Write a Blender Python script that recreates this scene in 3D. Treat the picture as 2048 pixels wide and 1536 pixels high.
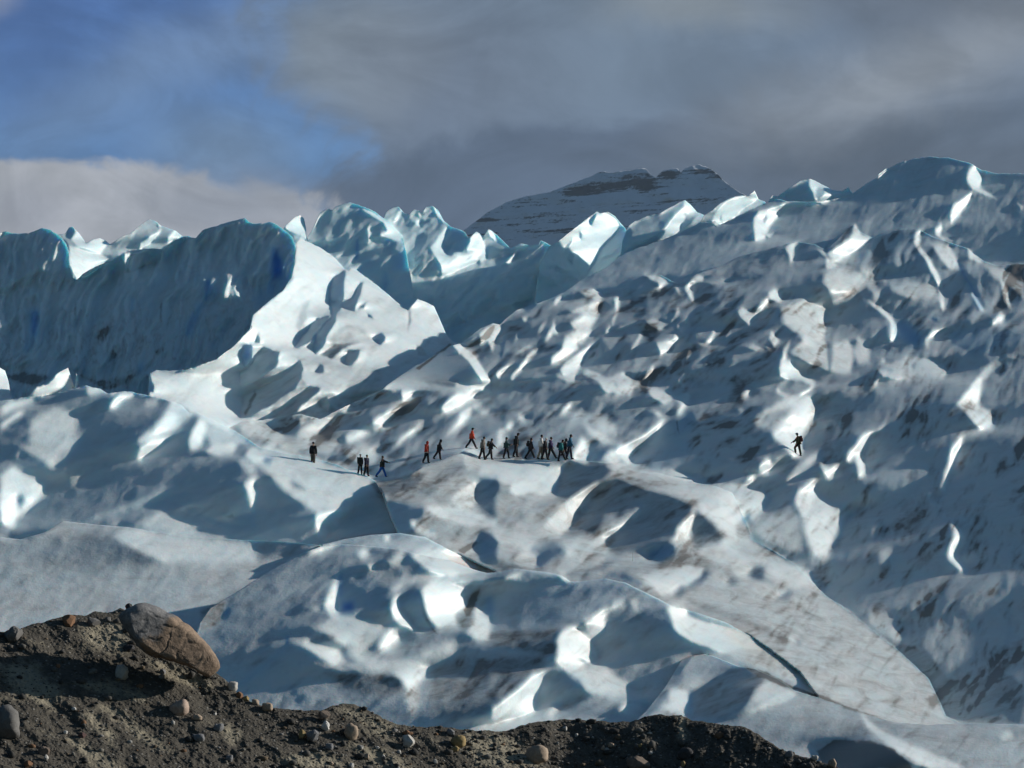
import bpy, bmesh, math, random
import numpy as np
from mathutils import Vector, Matrix, noise as mnoise

R = math.radians
scene = bpy.context.scene
C = scene.collection
for o in list(bpy.data.objects):
    bpy.data.objects.remove(o)

# ------------------------------------------------------------------ camera
FPX, CX, CY = 4619.0, 1024.0, 768.0          # focal length and centre in units of the 2048 px wide frame
HORIZON = 1250.0
TH = math.atan((HORIZON - CY) / FPX)         # the camera looks up a little
CT, ST = math.cos(TH), math.sin(TH)
CAMZ = 3.0
cam_d = bpy.data.cameras.new("camera")
cam = bpy.data.objects.new("camera", cam_d)
C.objects.link(cam)
cam.location = (0, 0, CAMZ)
cam.rotation_euler = (math.pi / 2 + TH, 0, 0)
cam_d.sensor_fit = 'HORIZONTAL'
cam_d.sensor_width = 36.0
cam_d.lens = 36.0 * FPX / 2048.0
cam_d.clip_start = 0.5
cam_d.clip_end = 30000
scene.camera = cam

# ------------------------------------------------------------------ sun, sky, exposure
SUN_AZ = R(69)          # to the right of the view direction, a little beyond the subject
SUN_EL = R(19)
LW = np.array([math.sin(SUN_AZ) * math.cos(SUN_EL), math.cos(SUN_AZ) * math.cos(SUN_EL), math.sin(SUN_EL)])
LC = np.array([LW[0], LW[1] * CT + LW[2] * ST, -LW[1] * ST + LW[2] * CT])   # right, forward, up of the camera
sd = bpy.data.lights.new("sun", 'SUN')
sd.energy = 5.0
sd.angle = R(0.8)
sd.color = (1.0, 0.95, 0.87)
sun = bpy.data.objects.new("sun", sd)
C.objects.link(sun)
sun.rotation_euler = Vector((-LW[0], -LW[1], -LW[2])).to_track_quat('-Z', 'Y').to_euler()

scene.view_settings.view_transform = 'Standard'
scene.view_settings.look = 'None'
EXPOSURE = 0.12
scene.view_settings.exposure = EXPOSURE
scene.view_settings.gamma = 1.0
scene.view_settings.use_curve_mapping = False


def srgb(r, g, b):
    def f(c):
        c /= 255.0
        return c / 12.92 if c <= 0.04045 else ((c + 0.055) / 1.055) ** 2.4
    return (f(r), f(g), f(b))


class NB:
    """small helper to write node trees"""
    def __init__(self, tree):
        self.t = tree
        self.n = tree.nodes
        self.l = tree.links

    def node(self, typ, **kw):
        n = self.n.new(typ)
        for k, v in kw.items():
            setattr(n, k, v)
        return n

    def put(self, sock, v):
        if hasattr(v, 'is_output'):
            self.l.new(v, sock)
        elif isinstance(v, (tuple, list)):
            d = len(sock.default_value)
            sock.default_value = (tuple(v) + (1.0,))[:d] if len(v) < d else tuple(v)[:d]
        else:
            sock.default_value = v

    def m(self, op, a, b=0.0, c=0.0, clamp=False):
        n = self.node('ShaderNodeMath', operation=op, use_clamp=clamp)
        self.put(n.inputs[0], a); self.put(n.inputs[1], b); self.put(n.inputs[2], c)
        return n.outputs[0]

    def vm(self, op, a, b=(0, 0, 0)):
        n = self.node('ShaderNodeVectorMath', operation=op)
        self.put(n.inputs[0], a); self.put(n.inputs[1], b)
        return n.outputs['Value'] if op in ('DOT_PRODUCT', 'LENGTH') else n.outputs['Vector']

    def mix(self, f, a, b, blend='MIX'):
        n = self.node('ShaderNodeMix', data_type='RGBA', blend_type=blend)
        self.put(n.inputs['Factor'], f)
        self.put(n.inputs[6], a); self.put(n.inputs[7], b)
        return n.outputs[2]

    def noise(self, vec, scale, detail=4, rough=0.55, dist=0.0, out='Fac'):
        n = self.node('ShaderNodeTexNoise')
        if vec is not None:
            self.put(n.inputs['Vector'], vec)
        n.inputs['Scale'].default_value = scale
        n.inputs['Detail'].default_value = detail
        n.inputs['Roughness'].default_value = rough
        n.inputs['Distortion'].default_value = dist
        return n.outputs[out]

    def ramp(self, v, lo, hi, a=0.0, b=1.0, smooth=True):
        n = self.node('ShaderNodeMapRange')
        n.interpolation_type = 'SMOOTHSTEP' if smooth else 'LINEAR'
        n.clamp = True
        self.put(n.inputs[0], v)
        n.inputs[1].default_value = lo; n.inputs[2].default_value = hi
        n.inputs[3].default_value = a; n.inputs[4].default_value = b
        return n.outputs[0]


SKY_STRENGTH = 0.055


def build_world():
    w = bpy.data.worlds.new("World")
    scene.world = w
    w.use_nodes = True
    nt = w.node_tree
    nt.nodes.clear()
    b = NB(nt)
    out = b.node('ShaderNodeOutputWorld')
    bg = b.node('ShaderNodeBackground')
    bg.inputs['Strength'].default_value = SKY_STRENGTH
    nt.links.new(bg.outputs[0], out.inputs[0])
    sky = b.node('ShaderNodeTexSky', sky_type='NISHITA')
    sky.sun_disc = False
    sky.sun_elevation = SUN_EL
    sky.sun_rotation = SUN_AZ
    sky.altitude = 200
    sky.air_density = 1.0
    sky.dust_density = 0.6
    sky.ozone_density = 2.0
    d = b.node('ShaderNodeTexCoord').outputs['Generated']
    sep = b.node('ShaderNodeSeparateXYZ')
    nt.links.new(d, sep.inputs[0])
    az = b.m('ARCTAN2', sep.outputs[0], sep.outputs[1])
    el = b.m('ARCSINE', sep.outputs[2])
    # bearings in tenths of a radian: u to the right, v up from the horizon
    wob = b.noise(d, 14.0, 5, 0.6, 0.4, 'Color')
    wv = b.vm('SUBTRACT', wob, (0.5, 0.5, 0.5))
    ws = b.node('ShaderNodeSeparateXYZ')
    nt.links.new(wv, ws.inputs[0])
    fine = b.noise(d, 26.0, 7, 0.6, 0.9, 'Fac')

    def U(px): return math.atan((px - CX) / FPX)
    def V(py): return TH + math.atan((CY - py) / FPX)

    def blob(px, py, rx, ry, soft, rot=0.0, wobble=0.035, lo=None):
        u = b.m('ADD', b.m('SUBTRACT', az, U(px)), b.m('MULTIPLY', ws.outputs[0], wobble))
        v = b.m('ADD', b.m('SUBTRACT', el, V(py)), b.m('MULTIPLY', ws.outputs[1], wobble))
        c, s = math.cos(R(rot)), math.sin(R(rot))
        uu = b.m('ADD', b.m('MULTIPLY', u, c), b.m('MULTIPLY', v, s))
        vv = b.m('SUBTRACT', b.m('MULTIPLY', v, c), b.m('MULTIPLY', u, s))
        uu = b.m('DIVIDE', uu, rx / FPX)
        vv = b.m('DIVIDE', vv, ry / FPX)
        r = b.m('SQRT', b.m('ADD', b.m('MULTIPLY', uu, uu), b.m('MULTIPLY', vv, vv)))
        r = b.m('ADD', r, b.m('MULTIPLY', b.m('SUBTRACT', fine, 0.5), 0.5))
        return b.ramp(r, 1.0 + soft, 1.0 - soft)

    k = 1.0 / SKY_STRENGTH / 2 ** EXPOSURE
    def col(r, g, bl):
        c = srgb(r, g, bl)
        return (c[0] * k, c[1] * k, c[2] * k)

    SKYBLOBS(b, sky, bg, blob, col, az, el, fine, U, V)
    return w
def SKYBLOBS(b, sky, bg, blob, col, az, el, fine, U, V):
    # clear blue part of the sky behind the clouds (Sky Texture, tinted to set the ambient colour)
    c = b.mix(1.0, sky.outputs[0], (0.50, 0.65, 0.69), 'MULTIPLY')
    # added sky gain to shape ambient light: brighter overhead and sunward, dimmer behind camera
    dirn = b.vm('DOT_PRODUCT', b.node('ShaderNodeTexCoord').outputs['Generated'], (0.50, 0.10, 0.86))
    c = b.mix(1.0, c, b.ramp(dirn, -0.5, 0.95, 0.62, 1.85, False), 'MULTIPLY')
    c = b.mix(blob(250, 230, 1100, 480, 0.6), c, col(90, 128, 172))
    c = b.mix(blob(-60, -80, 760, 330, 0.85), c, col(68, 102, 160))
    c = b.mix(b.m('MULTIPLY', blob(400, 110, 380, 70, 0.9, 30), 0.4), c, col(125, 146, 170))
    # the large grey cloud that fills the right of the view
    c = b.mix(blob(2740, 40, 2060, 760, 0.07, 0, 0.035), c, col(98, 114, 136))
    c = b.mix(b.m('MULTIPLY', blob(1150, 60, 520, 190, 0.7), 0.75), c, col(110, 126, 144))
    c = b.mix(blob(720, 105, 170, 110, 0.5, 14), c, col(124, 136, 149))
    c = b.mix(b.m('MULTIPLY', blob(880, 150, 220, 140, 0.8), 0.5), c, col(104, 114, 132))
    c = b.mix(blob(1330, 430, 740, 185, 0.16, 0), c, col(84, 98, 119))
    c = b.mix(b.m('MULTIPLY', blob(1850, 330, 500, 110, 0.8), 0.8), c, col(82, 92, 106))
    c = b.mix(b.m('MULTIPLY', blob(2000, 30, 420, 80, 0.9, -12), 0.85), c, col(92, 100, 112))
    c = b.mix(b.m('MULTIPLY', blob(1830, 160, 330, 75, 0.95, 14), 0.9), c, col(134, 141, 150))
    c = b.mix(b.m('MULTIPLY', blob(1400, 15, 180, 40, 0.9), 0.6), c, col(132, 138, 141))
    c = b.mix(b.m('MULTIPLY', blob(430, 320, 120, 60, 0.95), 0.45), c, col(124, 142, 160))
    # low bright bank at the left
    c = b.mix(blob(130, 530, 640, 180, 0.08, 0, 0.012), c, col(170, 173, 180))
    c = b.mix(b.m('MULTIPLY', blob(430, 430, 170, 60, 0.8), 0.7), c, col(128, 134, 146))
    c = b.mix(b.m('MULTIPLY', blob(30, 440, 80, 40, 0.8), 0.5), c, col(138, 142, 154))
    c = b.mix(b.m('MULTIPLY', blob(-50, 15, 60, 45, 0.9), 0.8), c, col(160, 166, 184))
        # soft texture inside the clouds
    tex = b.ramp(fine, 0.25, 0.75, 0.90, 1.10, False)
    c = b.mix(1.0, c, tex, 'MULTIPLY')
    dd = b.node('ShaderNodeTexCoord').outputs['Generated']
    mpp_ = b.node('ShaderNodeMapping'); mpp_.inputs['Scale'].default_value = (1.0, 1.0, 2.2)
    b.l.new(dd, mpp_.inputs[0])
    puff = b.noise(mpp_.outputs[0], 11.0, 8, 0.62, 1.4)
    c = b.mix(1.0, c, b.ramp(puff, 0.30, 0.70, 0.86, 1.14, True), 'MULTIPLY')
    b.put(bg.inputs['Color'], c)


build_world()
# Shape strokes of the ice: "S soft blue dirt|x,y x,y ..." in the co-ordinates of a survey tile "@ x0 y0 scale".
# S says how far the surface there turns towards the sun side (0 = turned away, 1 = turned right at it); blue = clear blue ice, plus blue tint painted on some shaded slots and bowls, dirt = silt on the ice.
STROKES = """
@ 0 400 4
1 3 - -|560,300 590,215 640,270 690,350 750,310 800,300 840,320 870,350 800,430 690,390 600,350
0 3 - -|525,300 545,230 590,220 605,265 570,310
1 3 - -|1115,400 1125,350 1230,270 1290,230 1280,260 1200,350
1 2 - -|1270,190 1250,165 1290,210 1270,220
1 3 - -|1340,340 1340,300 1400,240 1465,290 1400,320
.8 3 - -|925,345 950,310 1050,260 1010,290
.95 3 - .25|545,430 560,380 780,430 900,475 620,635 580,560 540,510
1 3 - .15|985,470 1000,430 1100,420 1200,410 1215,500 1050,575 990,530
1 2 - -|1870,700 1900,660 1950,600 1990,690 1980,750 1940,825 1900,790
1 2 - -|2000,800 2020,760 2035,800 2010,810
.8 2 - -|770,690 820,680 830,695
1 3 - -|60,770 70,700 150,640 240,585 130,680
1 2 - -|460,730 475,660 515,605 480,720
.9 4 - .1|0,900 30,900 50,990 75,1000 20,1090 0,1110
1 3 - -|0,250 45,270 0,310
0 4 1 -|230,1150 240,900 280,870 310,900 300,1080 240,1180
0 6 .6 -|180,1200 240,1050 290,1100 230,1220
0 4 1 -|1630,800 1640,650 1680,620 1690,720 1650,820
0 5 .8 -|1480,1080 1500,980 1600,820 1640,790 1580,980 1520,1090
0 5 .6 -|1690,820 1700,700 1750,690 1740,770
0 5 .6 -|1040,900 1045,770 1080,790 1070,880
0 5 .7 -|660,1390 670,1290 690,1330 685,1400
0 5 .6 -|1090,1400 1100,1310 1160,1290 1140,1370
- 8 - .6|760,1100 800,1050 880,990 870,1080 830,1140
- 8 - .7|50,1400 200,1380 340,1400 400,1420 280,1490 100,1450
- 8 - .6|650,1400 800,1440 1000,1420 1180,1330 1000,1480 850,1520 700,1450
- 3 - .6|1330,1050 1340,950 1390,890 1350,970
- 3 - .6|1275,950 1280,830 1300,800 1290,990
- 5 - .5|1240,1210 1300,1170 1330,1190 1260,1240
- 3 - .5|600,970 610,850 600,800 595,880
- 3 - .6|860,1300 900,1190 940,1240 890,1290
1 2 - .1|280,1500 300,1480 420,1420 440,1400 550,1345 610,1390 625,1400 600,1490 540,1520 400,1536 300,1536
1 3 - .15|0,1330 40,1370 70,1450 80,1536 0,1536
0 2 .3 -|970,1510 1050,1470 1190,1370 1230,1490 1220,1536 970,1536
@ 480 390 4
0 6 1 -|230,740 245,420 290,410 350,520 365,640 345,720 260,780
0 10 .55 -|110,890 200,700 380,640 420,660 330,770 190,880
0 2 .5 -|715,870 720,740 750,660 800,620 840,600 830,780 805,910 740,970 730,900
0 2 .3 -|430,1225 480,1150 560,1050 620,990 740,965 660,1040 560,1170 470,1220
0 2 .3 -|580,1230 620,1100 700,1010 765,950 770,1000 690,1130 680,1180 600,1275
0 2 .3 -|810,890 830,840 900,830 960,700 985,690 960,800 930,870 910,930
.1 2 .1 -|940,920 960,880 1015,850 990,900
0 2 .4 -|1065,1140 1090,1120 1140,1110 1165,1140 1120,1195
.1 2 .2 -|1015,940 1030,980 1070,985
.05 4 .2 .2|0,1420 60,1380 190,1210 270,1250 320,1250 280,1380 120,1490 0,1536
0 2 .9 -|0,1290 30,1200 90,1200 95,1310 40,1370
.1 2 .3 -|115,1190 150,1100 160,1180
.6 8 - .1|440,1050 500,880 560,850 520,1000 470,1090
.75 10 - .35|690,1150 850,1030 1000,1080 1080,1180 900,1180 750,1200
0 3 - .1|840,1340 870,1250 960,1240 930,1310 870,1360
.2 4 - .5|640,1280 760,1200 950,1180 800,1240 720,1310
.05 4 - .2|480,1310 400,1400 330,1470 200,1536 350,1536 470,1450 500,1400
.2 3 .2 -|600,1420 640,1350 670,1360 660,1420
0 2 - .9|1400,1390 1680,1190 1690,1200 1430,1400
.85 6 - .25|420,1280 620,1290 820,1370 1100,1400 1340,1330 1200,1480 900,1520 760,1440 560,1420
1 3 - -|970,120 990,110 1100,160 1230,250 1305,330 1280,370 1120,330 1130,300 1180,290 1150,220
.9 2 - -|1020,270 1040,240 1045,330 1050,360 1015,400
1 2 - -|360,240 450,165 490,165 525,240 535,345 450,310 370,270
.8 2 - -|765,490 830,470 835,485 770,495
0 3 1 -|915,520 917,360 945,340 965,420 940,530
0 5 .6 -|750,440 780,340 850,360 830,420 780,455
0 5 .5 -|1165,430 1160,370 1260,370 1230,440 1190,455
.05 8 .4 -|950,570 1000,480 1150,500 1130,600 1050,650 1000,620
.9 3 - -|1230,210 1260,130 1285,110 1290,130 1260,200
1 2 - -|1400,210 1425,200 1440,260 1410,240
.9 2 - -|1440,180 1420,150 1440,140 1450,170
1 2 - -|1550,100 1580,130 1640,215 1620,210 1560,140
.97 2 - .1|1520,420 1560,370 1650,250 1655,260 1630,380 1650,480 1760,450 1810,460 1840,330 1880,300 1920,300 1950,400 1975,500 1800,580 1840,560 1680,640 1620,640 1600,560
0 3 .4 -|1640,470 1650,280 1700,250 1830,320 1840,370 1810,450 1740,455 1680,480
1 2 - -|1985,265 2048,330 2048,365 2000,330
0 5 .3 -|1430,270 1440,180 1540,200 1530,260 1480,285
0 5 .45 -|1200,600 1210,480 1400,450 1390,540 1310,620 1230,600
0 5 .4 -|1400,470 1410,310 1500,300 1480,400 1430,460
0 4 .7 -|1130,700 1150,600 1190,620 1190,720 1160,775
.9 2 - -|1620,960 1640,930 1780,800 1790,815 1700,890
.9 2 - -|1755,920 1790,900 1815,870 1820,910 1790,960 1815,1000 1800,1020 1760,980
.9 2 - -|1815,1000 1880,890 1960,830 2005,825 1975,890 1990,910 1900,970 1830,1020
.7 2 - -|1630,1070 1680,1030 1660,1080
1 2 - -|1350,900 1420,830 1540,890 1620,1060 1680,1140 1600,1230 1560,1180 1400,1050
.4 3 - .3|1340,1100 1350,920 1360,900 1365,1000
.4 4 - .4|1420,1200 1470,1230 1500,1290 1420,1280
@ 960 380 4
1 2 - -|165,615 210,570 300,470 290,530 240,580
.9 2 - -|395,770 410,710 435,660 440,700 450,760
1 2 - -|0,350 20,400 30,500 55,550 0,590
1 2 - -|480,560 540,490 700,350 880,220 885,280 930,180 1010,180 1080,230 1110,280 1100,330 1040,400 1030,440 970,470 930,560 900,600 850,690 790,720 740,690 640,770 600,760 590,700 500,710 470,640
0 1 - -|870,240 930,180 935,200 890,285
.1 2 .1 -|850,690 930,560 970,470 1090,340 1110,300 1190,290 1230,330 1200,460 1110,530 1000,640 880,700
.05 4 .4 -|1090,350 1130,340 1200,330 1190,420 1120,520 1100,470
.35 2 .2 -|790,390 800,330 820,350 810,390
.35 2 .2 -|670,490 690,440 740,380 730,420 690,480
.35 3 .1 -|600,640 620,610 680,640 640,660
.3 2 .2 -|590,570 605,540 600,570
.35 3 .1 .1|700,560 720,500 760,520 740,600
.25 4 .05 -|1210,300 1290,240 1450,200 1560,130 1640,85 1600,200 1440,330 1250,450 1210,450
1 2 - .1|1240,465 1330,400 1480,320 1560,200 1620,140 1640,210 1610,270 1590,350 1480,390 1330,440
.85 2 - -|1640,85 1690,120 1740,170 1700,200 1640,200 1630,140
.2 3 .2 -|1590,345 1610,260 1640,240 1740,200 1660,290
1 2 - -|1855,260 1870,200 1950,110 2048,50 2048,230 1930,275 1880,280
.3 2 - -|1920,230 1930,200 1935,260
.9 4 - .15|0,880 60,860 90,870 50,910 50,940 80,970 0,1020
.8 4 - .1|230,910 290,890 380,890 370,920 310,960 250,930
0 5 .3 -|60,940 100,880 150,760 200,740 190,880 110,930
0 5 .5 -|350,950 380,900 460,850 450,920 380,980
.8 4 - -|590,920 610,870 640,840 655,860 610,920
.65 6 - .2|800,820 910,790 980,835 970,890 880,860
.75 6 - .25|720,970 850,920 950,890 960,980 900,1080 890,1150 800,1230 720,1220 680,1180 760,1120 720,1060 830,1000
.9 4 - -|1320,680 1430,690 1500,735 1450,790 1430,740
.7 3 - -|1340,820 1440,770 1460,790
.85 3 - -|1500,750 1580,780 1600,835 1590,830 1560,770
0 5 .2 -|1170,850 1190,770 1300,680 1420,700 1430,760 1340,830 1240,870
.9 3 - -|1070,870 1110,860 1105,940 1080,1020 1065,1090 1060,1060 1090,950
0 4 - .2|1010,840 1030,795 1110,790 1120,830 1060,860 1000,870
.85 4 - .1|1640,790 1700,710 1740,680 1790,690 1780,730 1700,750 1680,780 1710,890 1690,880
.6 5 - -|1780,735 1900,720 2010,710 1950,750 1850,745
0 5 - -|1720,760 1850,750 1950,760 1960,900 1900,960 1740,1070 1710,950
.9 4 - -|1330,1045 1400,1040 1500,1070 1560,1030 1580,940 1590,970 1540,1080 1440,1115 1360,1095
.95 4 - -|1580,1080 1670,1020 1680,1080 1620,1140 1600,1110
1 3 - -|1000,1140 1040,1080 1040,1120 1020,1150
.75 3 - -|1050,1140 1120,1090 1280,1040 1130,1110
.95 4 - -|1410,1220 1540,1200 1570,1150 1580,1210 1520,1300 1470,1310 1360,1430 1290,1536 1350,1536 1390,1400 1450,1320
.95 4 - -|1860,1160 1890,1075 1880,1150 1850,1230 1790,1250 1710,1230 1800,1220
.75 5 - .1|1130,1360 1200,1290 1220,1250 1260,1190 1290,1130 1300,1160 1230,1280
.95 4 - -|570,1350 660,1270 680,1200 760,1200 780,1270 700,1330 620,1380 570,1390
.95 4 - -|670,1400 760,1330 850,1260 910,1220 870,1280 830,1370 770,1450 740,1520 700,1530 640,1440
.9 4 - .1|380,1320 430,1280 470,1270 440,1300 390,1360 370,1400 300,1470 260,1520 240,1510 350,1370
.95 4 - -|120,1480 150,1440 270,1370 220,1430 150,1520
.85 3 - .1|520,1220 540,1150 580,1100 590,1040 625,1150 580,1150
.75 3 - -|465,1150 500,1080 535,1045 500,1110
.65 3 - -|270,1220 290,1160 330,1120 310,1170
.9 4 - .2|0,1150 60,1100 130,1060 170,1090 175,1130 110,1230 100,1290 60,1200 0,1240
.8 3 - -|340,1020 380,1020 360,1050
.5 4 - .2|260,1310 400,1240 420,1250 330,1300
.9 3 - -|830,1460 860,1445 950,1490 1000,1500 1130,1470 1150,1460 1190,1500 1250,1530 960,1536
.8 4 - .1|360,1536 420,1510 560,1490 640,1470 660,1500 500,1520
0 5 .5 -|160,1350 170,1200 210,1120 200,1250 170,1380
0 5 .3 -|800,1430 850,1330 960,1180 990,1200 900,1400 830,1440
.8 3 - -|1960,1190 2010,1130 1980,1190
.7 4 - -|1840,1430 1910,1440 1990,1500 1900,1440
.9 3 - -|1600,1530 1640,1470 1645,1530
.6 3 - -|1650,1360 1680,1280 1690,1290 1660,1360
.5 5 - .2|1780,1340 1830,1400 1880,1420 1820,1380
@ 1440 300 3.368
1 2 - -|0,400 60,340 130,315 220,300 240,270 260,335 170,380 60,490 0,500
.7 2 - -|300,330 360,300 380,310 340,330
1 3 - -|600,240 605,195 650,210 700,230 780,270 820,280 870,250 895,295 800,330 700,360 650,350 640,300
.5 3 .2 -|640,300 660,250 720,250 690,320 660,340
.1 3 .1 -|440,270 600,195 600,240 640,340 560,360 430,330
.97 5 - .1|230,460 260,410 380,380 440,360 400,440 330,520 300,600 240,610 230,540
0 4 .4 -|340,520 400,510 400,545 340,545
.9 2 - -|300,570 370,555 330,590
.35 2 - .2|290,470 310,440 320,470 300,500
1 2 - -|1060,200 1070,160 1120,125 1140,140 1110,175
.9 1 - -|1230,85 1250,75 1270,80
1 6 - -|1665,190 1680,130 1710,100 1750,150 1770,200 1750,260 1830,300 1790,300 1700,260 1670,220
.6 5 - -|1750,260 1860,330 1800,300
.85 5 - .1|1550,440 1570,370 1700,280 1670,370 1600,450 1555,495
.75 5 - .1|1450,570 1450,530 1490,495 1500,530 1480,580 1560,600 1500,600
.5 5 - -|2000,360 2048,380 2030,400
.9 3 - -|440,660 480,630 530,615 500,650 490,740 475,760 470,700
0 4 .1 -|500,800 500,680 540,625 640,630 700,680 730,760 720,810 620,840 540,820
.9 5 - -|660,670 700,680 740,760 800,780 720,800 720,720
.05 4 .1 -|640,640 830,540 905,495 880,570 800,640 720,700
.85 5 - .1|720,690 800,640 890,570 910,500 960,580 1030,590 960,650 860,720 790,750 740,720
.05 6 .15 -|840,740 960,650 1060,600 1250,530 1320,540 1300,640 1380,760 1440,850 1470,950 1440,900 1300,900 1150,960 1080,800 940,780
0 6 .8 -|930,720 950,680 980,690 960,730
.97 4 - -|1310,620 1320,560 1350,540 1340,640 1430,760 1500,900 1510,1070 1490,1060 1470,920 1400,760 1340,680
.1 4 .2 -|1350,560 1400,580 1450,650 1400,690 1450,760 1560,850 1620,920 1500,900 1440,760 1370,680
.6 6 - .1|1430,640 1550,640 1580,700 1620,800 1540,800 1460,690
.1 4 .1 -|1570,640 1660,650 1670,720 1620,730 1580,700
.85 5 - .1|1670,660 1760,740 1770,760 1680,730
0 3 .8 -|1600,740 1640,800 1700,900 1780,1080 1740,1070 1680,930 1620,830
.15 6 .1 -|1640,740 1720,750 1760,850 1800,960 1920,1090 1800,1090 1760,990 1700,870
.9 3 - -|1490,980 1510,980 1510,1070 1495,1075
.9 3 - -|1700,960 1780,1080 1760,1080 1690,970
.8 5 - .1|1890,870 1930,930 1960,1070 1920,1030 1900,950
.5 10 - .4|1780,770 1900,800 2048,900 2048,1000 1960,920 1850,860
.3 5 - 1|1960,780 2048,770 2048,900 1990,850 1950,810
.65 12 - .25|700,830 800,800 950,820 1000,900 900,980 760,1000 700,900
.5 10 - .2|950,800 1080,790 1120,860 1110,930 1050,1000 1000,930
.1 5 - -|1040,880 1100,860 1115,930 1060,940
.55 12 - .25|1150,900 1300,890 1440,900 1480,1000 1300,1000 1150,950
0 7 - .1|900,1080 960,1050 1020,1100 1090,1090 1160,1150 1150,1230 1080,1290 980,1260 910,1180
.9 5 - -|1000,1020 1080,1060 1160,1130 1195,1200 1190,1290 1140,1290 1150,1220 1150,1150
0 5 .7 -|1180,1140 1240,1140 1370,1250 1340,1330 1200,1290
.7 5 - .2|1380,1270 1440,1210 1560,1190 1480,1230 1400,1290 1400,1340
0 4 - .1|1430,1170 1550,1100 1880,1085 1920,1120 1600,1160 1480,1180
0 2 1 -|1425,1145 1430,1130 1465,1135 1460,1155
0 5 .3 -|1540,1230 1600,1200 1900,1200 2048,1240 1950,1300 1700,1400 1640,1340 1560,1320
.8 4 - -|1890,1090 1920,1120 1900,1170 1830,1180 1840,1150
0 7 - -|0,760 150,720 340,670 480,690 480,760 380,800 250,800 100,840 0,870
.08 8 - .1|0,880 100,850 280,850 420,800 540,840 620,960 520,1000 400,1000 250,1010 130,960 0,930
.9 4 - -|330,960 370,935 430,1000 400,1030 340,1000
1 4 - -|120,1090 150,1070 240,1100 200,1180 130,1130
.8 4 - -|190,1170 240,1080 330,980 320,1040 260,1100 210,1180
.15 4 .1 -|240,1130 270,1070 330,1020 400,1030 420,1060 300,1120 210,1190
.72 12 - .35|420,1060 560,1010 730,1060 720,1250 740,1480 600,1440 480,1360 560,1250 420,1160
.05 3 - .2|700,1290 715,1150 735,1070 725,1230 745,1490 735,1490 715,1300
.8 5 - -|330,1270 350,1220 400,1290 370,1330
0 5 - -|390,1250 430,1215 520,1240 560,1290 480,1340 430,1290
.1 5 - -|210,1200 310,1190 330,1240 230,1260
.95 4 - -|430,1340 470,1290 460,1330 440,1400 400,1480 440,1536 400,1536
.85 4 - -|170,1330 230,1320 300,1340 250,1350
0 5 - -|0,1380 200,1350 400,1370 420,1400 200,1400 0,1420
.9 3 - -|280,1320 330,1330 350,1350
0 5 - -|100,1440 350,1430 400,1490 200,1510
.65 8 - .3|760,1300 860,1280 900,1350 880,1500 740,1500 760,1400
.5 8 - .2|930,1260 1000,1290 1010,1440 930,1440 900,1350
.05 4 .1 -|1010,1440 1030,1310 1100,1290 1280,1310 1450,1400 1440,1430 1250,1390 1060,1430
.9 5 - -|1160,1450 1250,1395 1420,1410 1530,1480 1500,1536 1200,1500
.35 5 .3 -|1270,1450 1300,1440 1330,1440 1300,1480
.9 3 - -|1060,1450 1100,1400 1110,1440
.1 6 - .3|1400,1400 1500,1390 1620,1400 1590,1480 1480,1440
.5 8 - -|1830,1430 1950,1380 2048,1390 1850,1460 1790,1536 1740,1536
@ 0 740 4
.6 5 - -|690,190 700,130 800,150 870,185 780,190 720,200
.9 2 - -|870,190 975,150 960,180 900,200
1 4 - -|870,310 900,250 980,180 1050,175 1080,195 980,240 920,300
.8 2 - -|1110,195 1140,165 1130,195
.3 6 - -|1140,310 1170,250 1260,230 1250,280
.55 7 .15 -|1080,600 1100,560 1240,450 1330,330 1370,250 1450,260 1500,310 1560,340 1480,400 1440,450 1400,480 1250,540 1140,590
.8 10 - -|1090,590 1240,480 1340,340 1440,380 1400,470 1200,560
1 4 - -|1090,700 1130,620 1220,550 1390,520 1300,600 1200,670 1120,715
.9 8 .1 -|1510,560 1550,470 1600,390 1650,420 1640,520 1600,620 1520,640
.5 8 .15 -|1640,400 1800,450 1900,510 2000,590 1800,580 1700,600 1650,540
.9 7 - -|1640,650 1700,610 1820,590 1900,600 1850,670 1750,680
.95 3 - -|1450,280 1560,340 1700,400 1880,490 1820,480 1620,380
1 5 - -|1990,640 2048,620 2048,740 2000,690
.42 14 - .15|230,600 250,400 420,300 600,330 640,400 600,500 700,520 620,640 500,720 430,800 340,720 250,680 150,600
.7 4 - -|510,720 680,530 560,650
.35 9 - .2|560,920 520,800 590,680 720,640 800,700 700,800 620,950
.6 4 - -|610,960 660,800 690,770 650,900
.65 4 - -|770,750 800,690 840,670 800,730
.3 4 - -|800,520 600,560 700,510
.85 5 - -|0,480 20,430 160,330 200,340 100,400 20,470
.5 10 - -|0,300 100,230 250,200 270,250 150,300 0,380
.8 3 - -|130,700 150,660 160,690
.62 12 .05 -|0,840 100,780 140,800 280,850 400,880 350,1000 220,1140 130,1200 100,1260 50,1240 0,1210
.95 10 .05 -|0,1060 100,1020 130,1100 110,1240 30,1230
.1 5 .3 -|130,1010 180,990 200,1030 170,1100 140,1080
0 6 .2 -|130,740 180,660 330,720 380,780 180,820
.35 9 .1 -|700,1190 1000,1080 1250,970 1430,930 1380,990 1250,1060 1000,1130 800,1200
.95 3 - -|1420,1110 1480,1090 1530,1095 1490,1120
.4 8 - .1|1050,1230 1300,1130 1450,1110 1550,1180 1750,1250 1500,1310 1300,1290 1100,1250
.5 6 .2 -|1500,1120 1700,1200 1900,1250 1800,1270 1600,1180
.5 14 - .1|1900,700 2000,720 2048,760 2048,880 1960,800
.85 8 - .1|1950,920 2010,860 2048,880 2048,1130 2010,1130 1990,1000
0 4 .4 -|1870,1200 1880,1140 1920,1110 2000,1100 2048,1120 2048,1250 1920,1250
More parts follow.
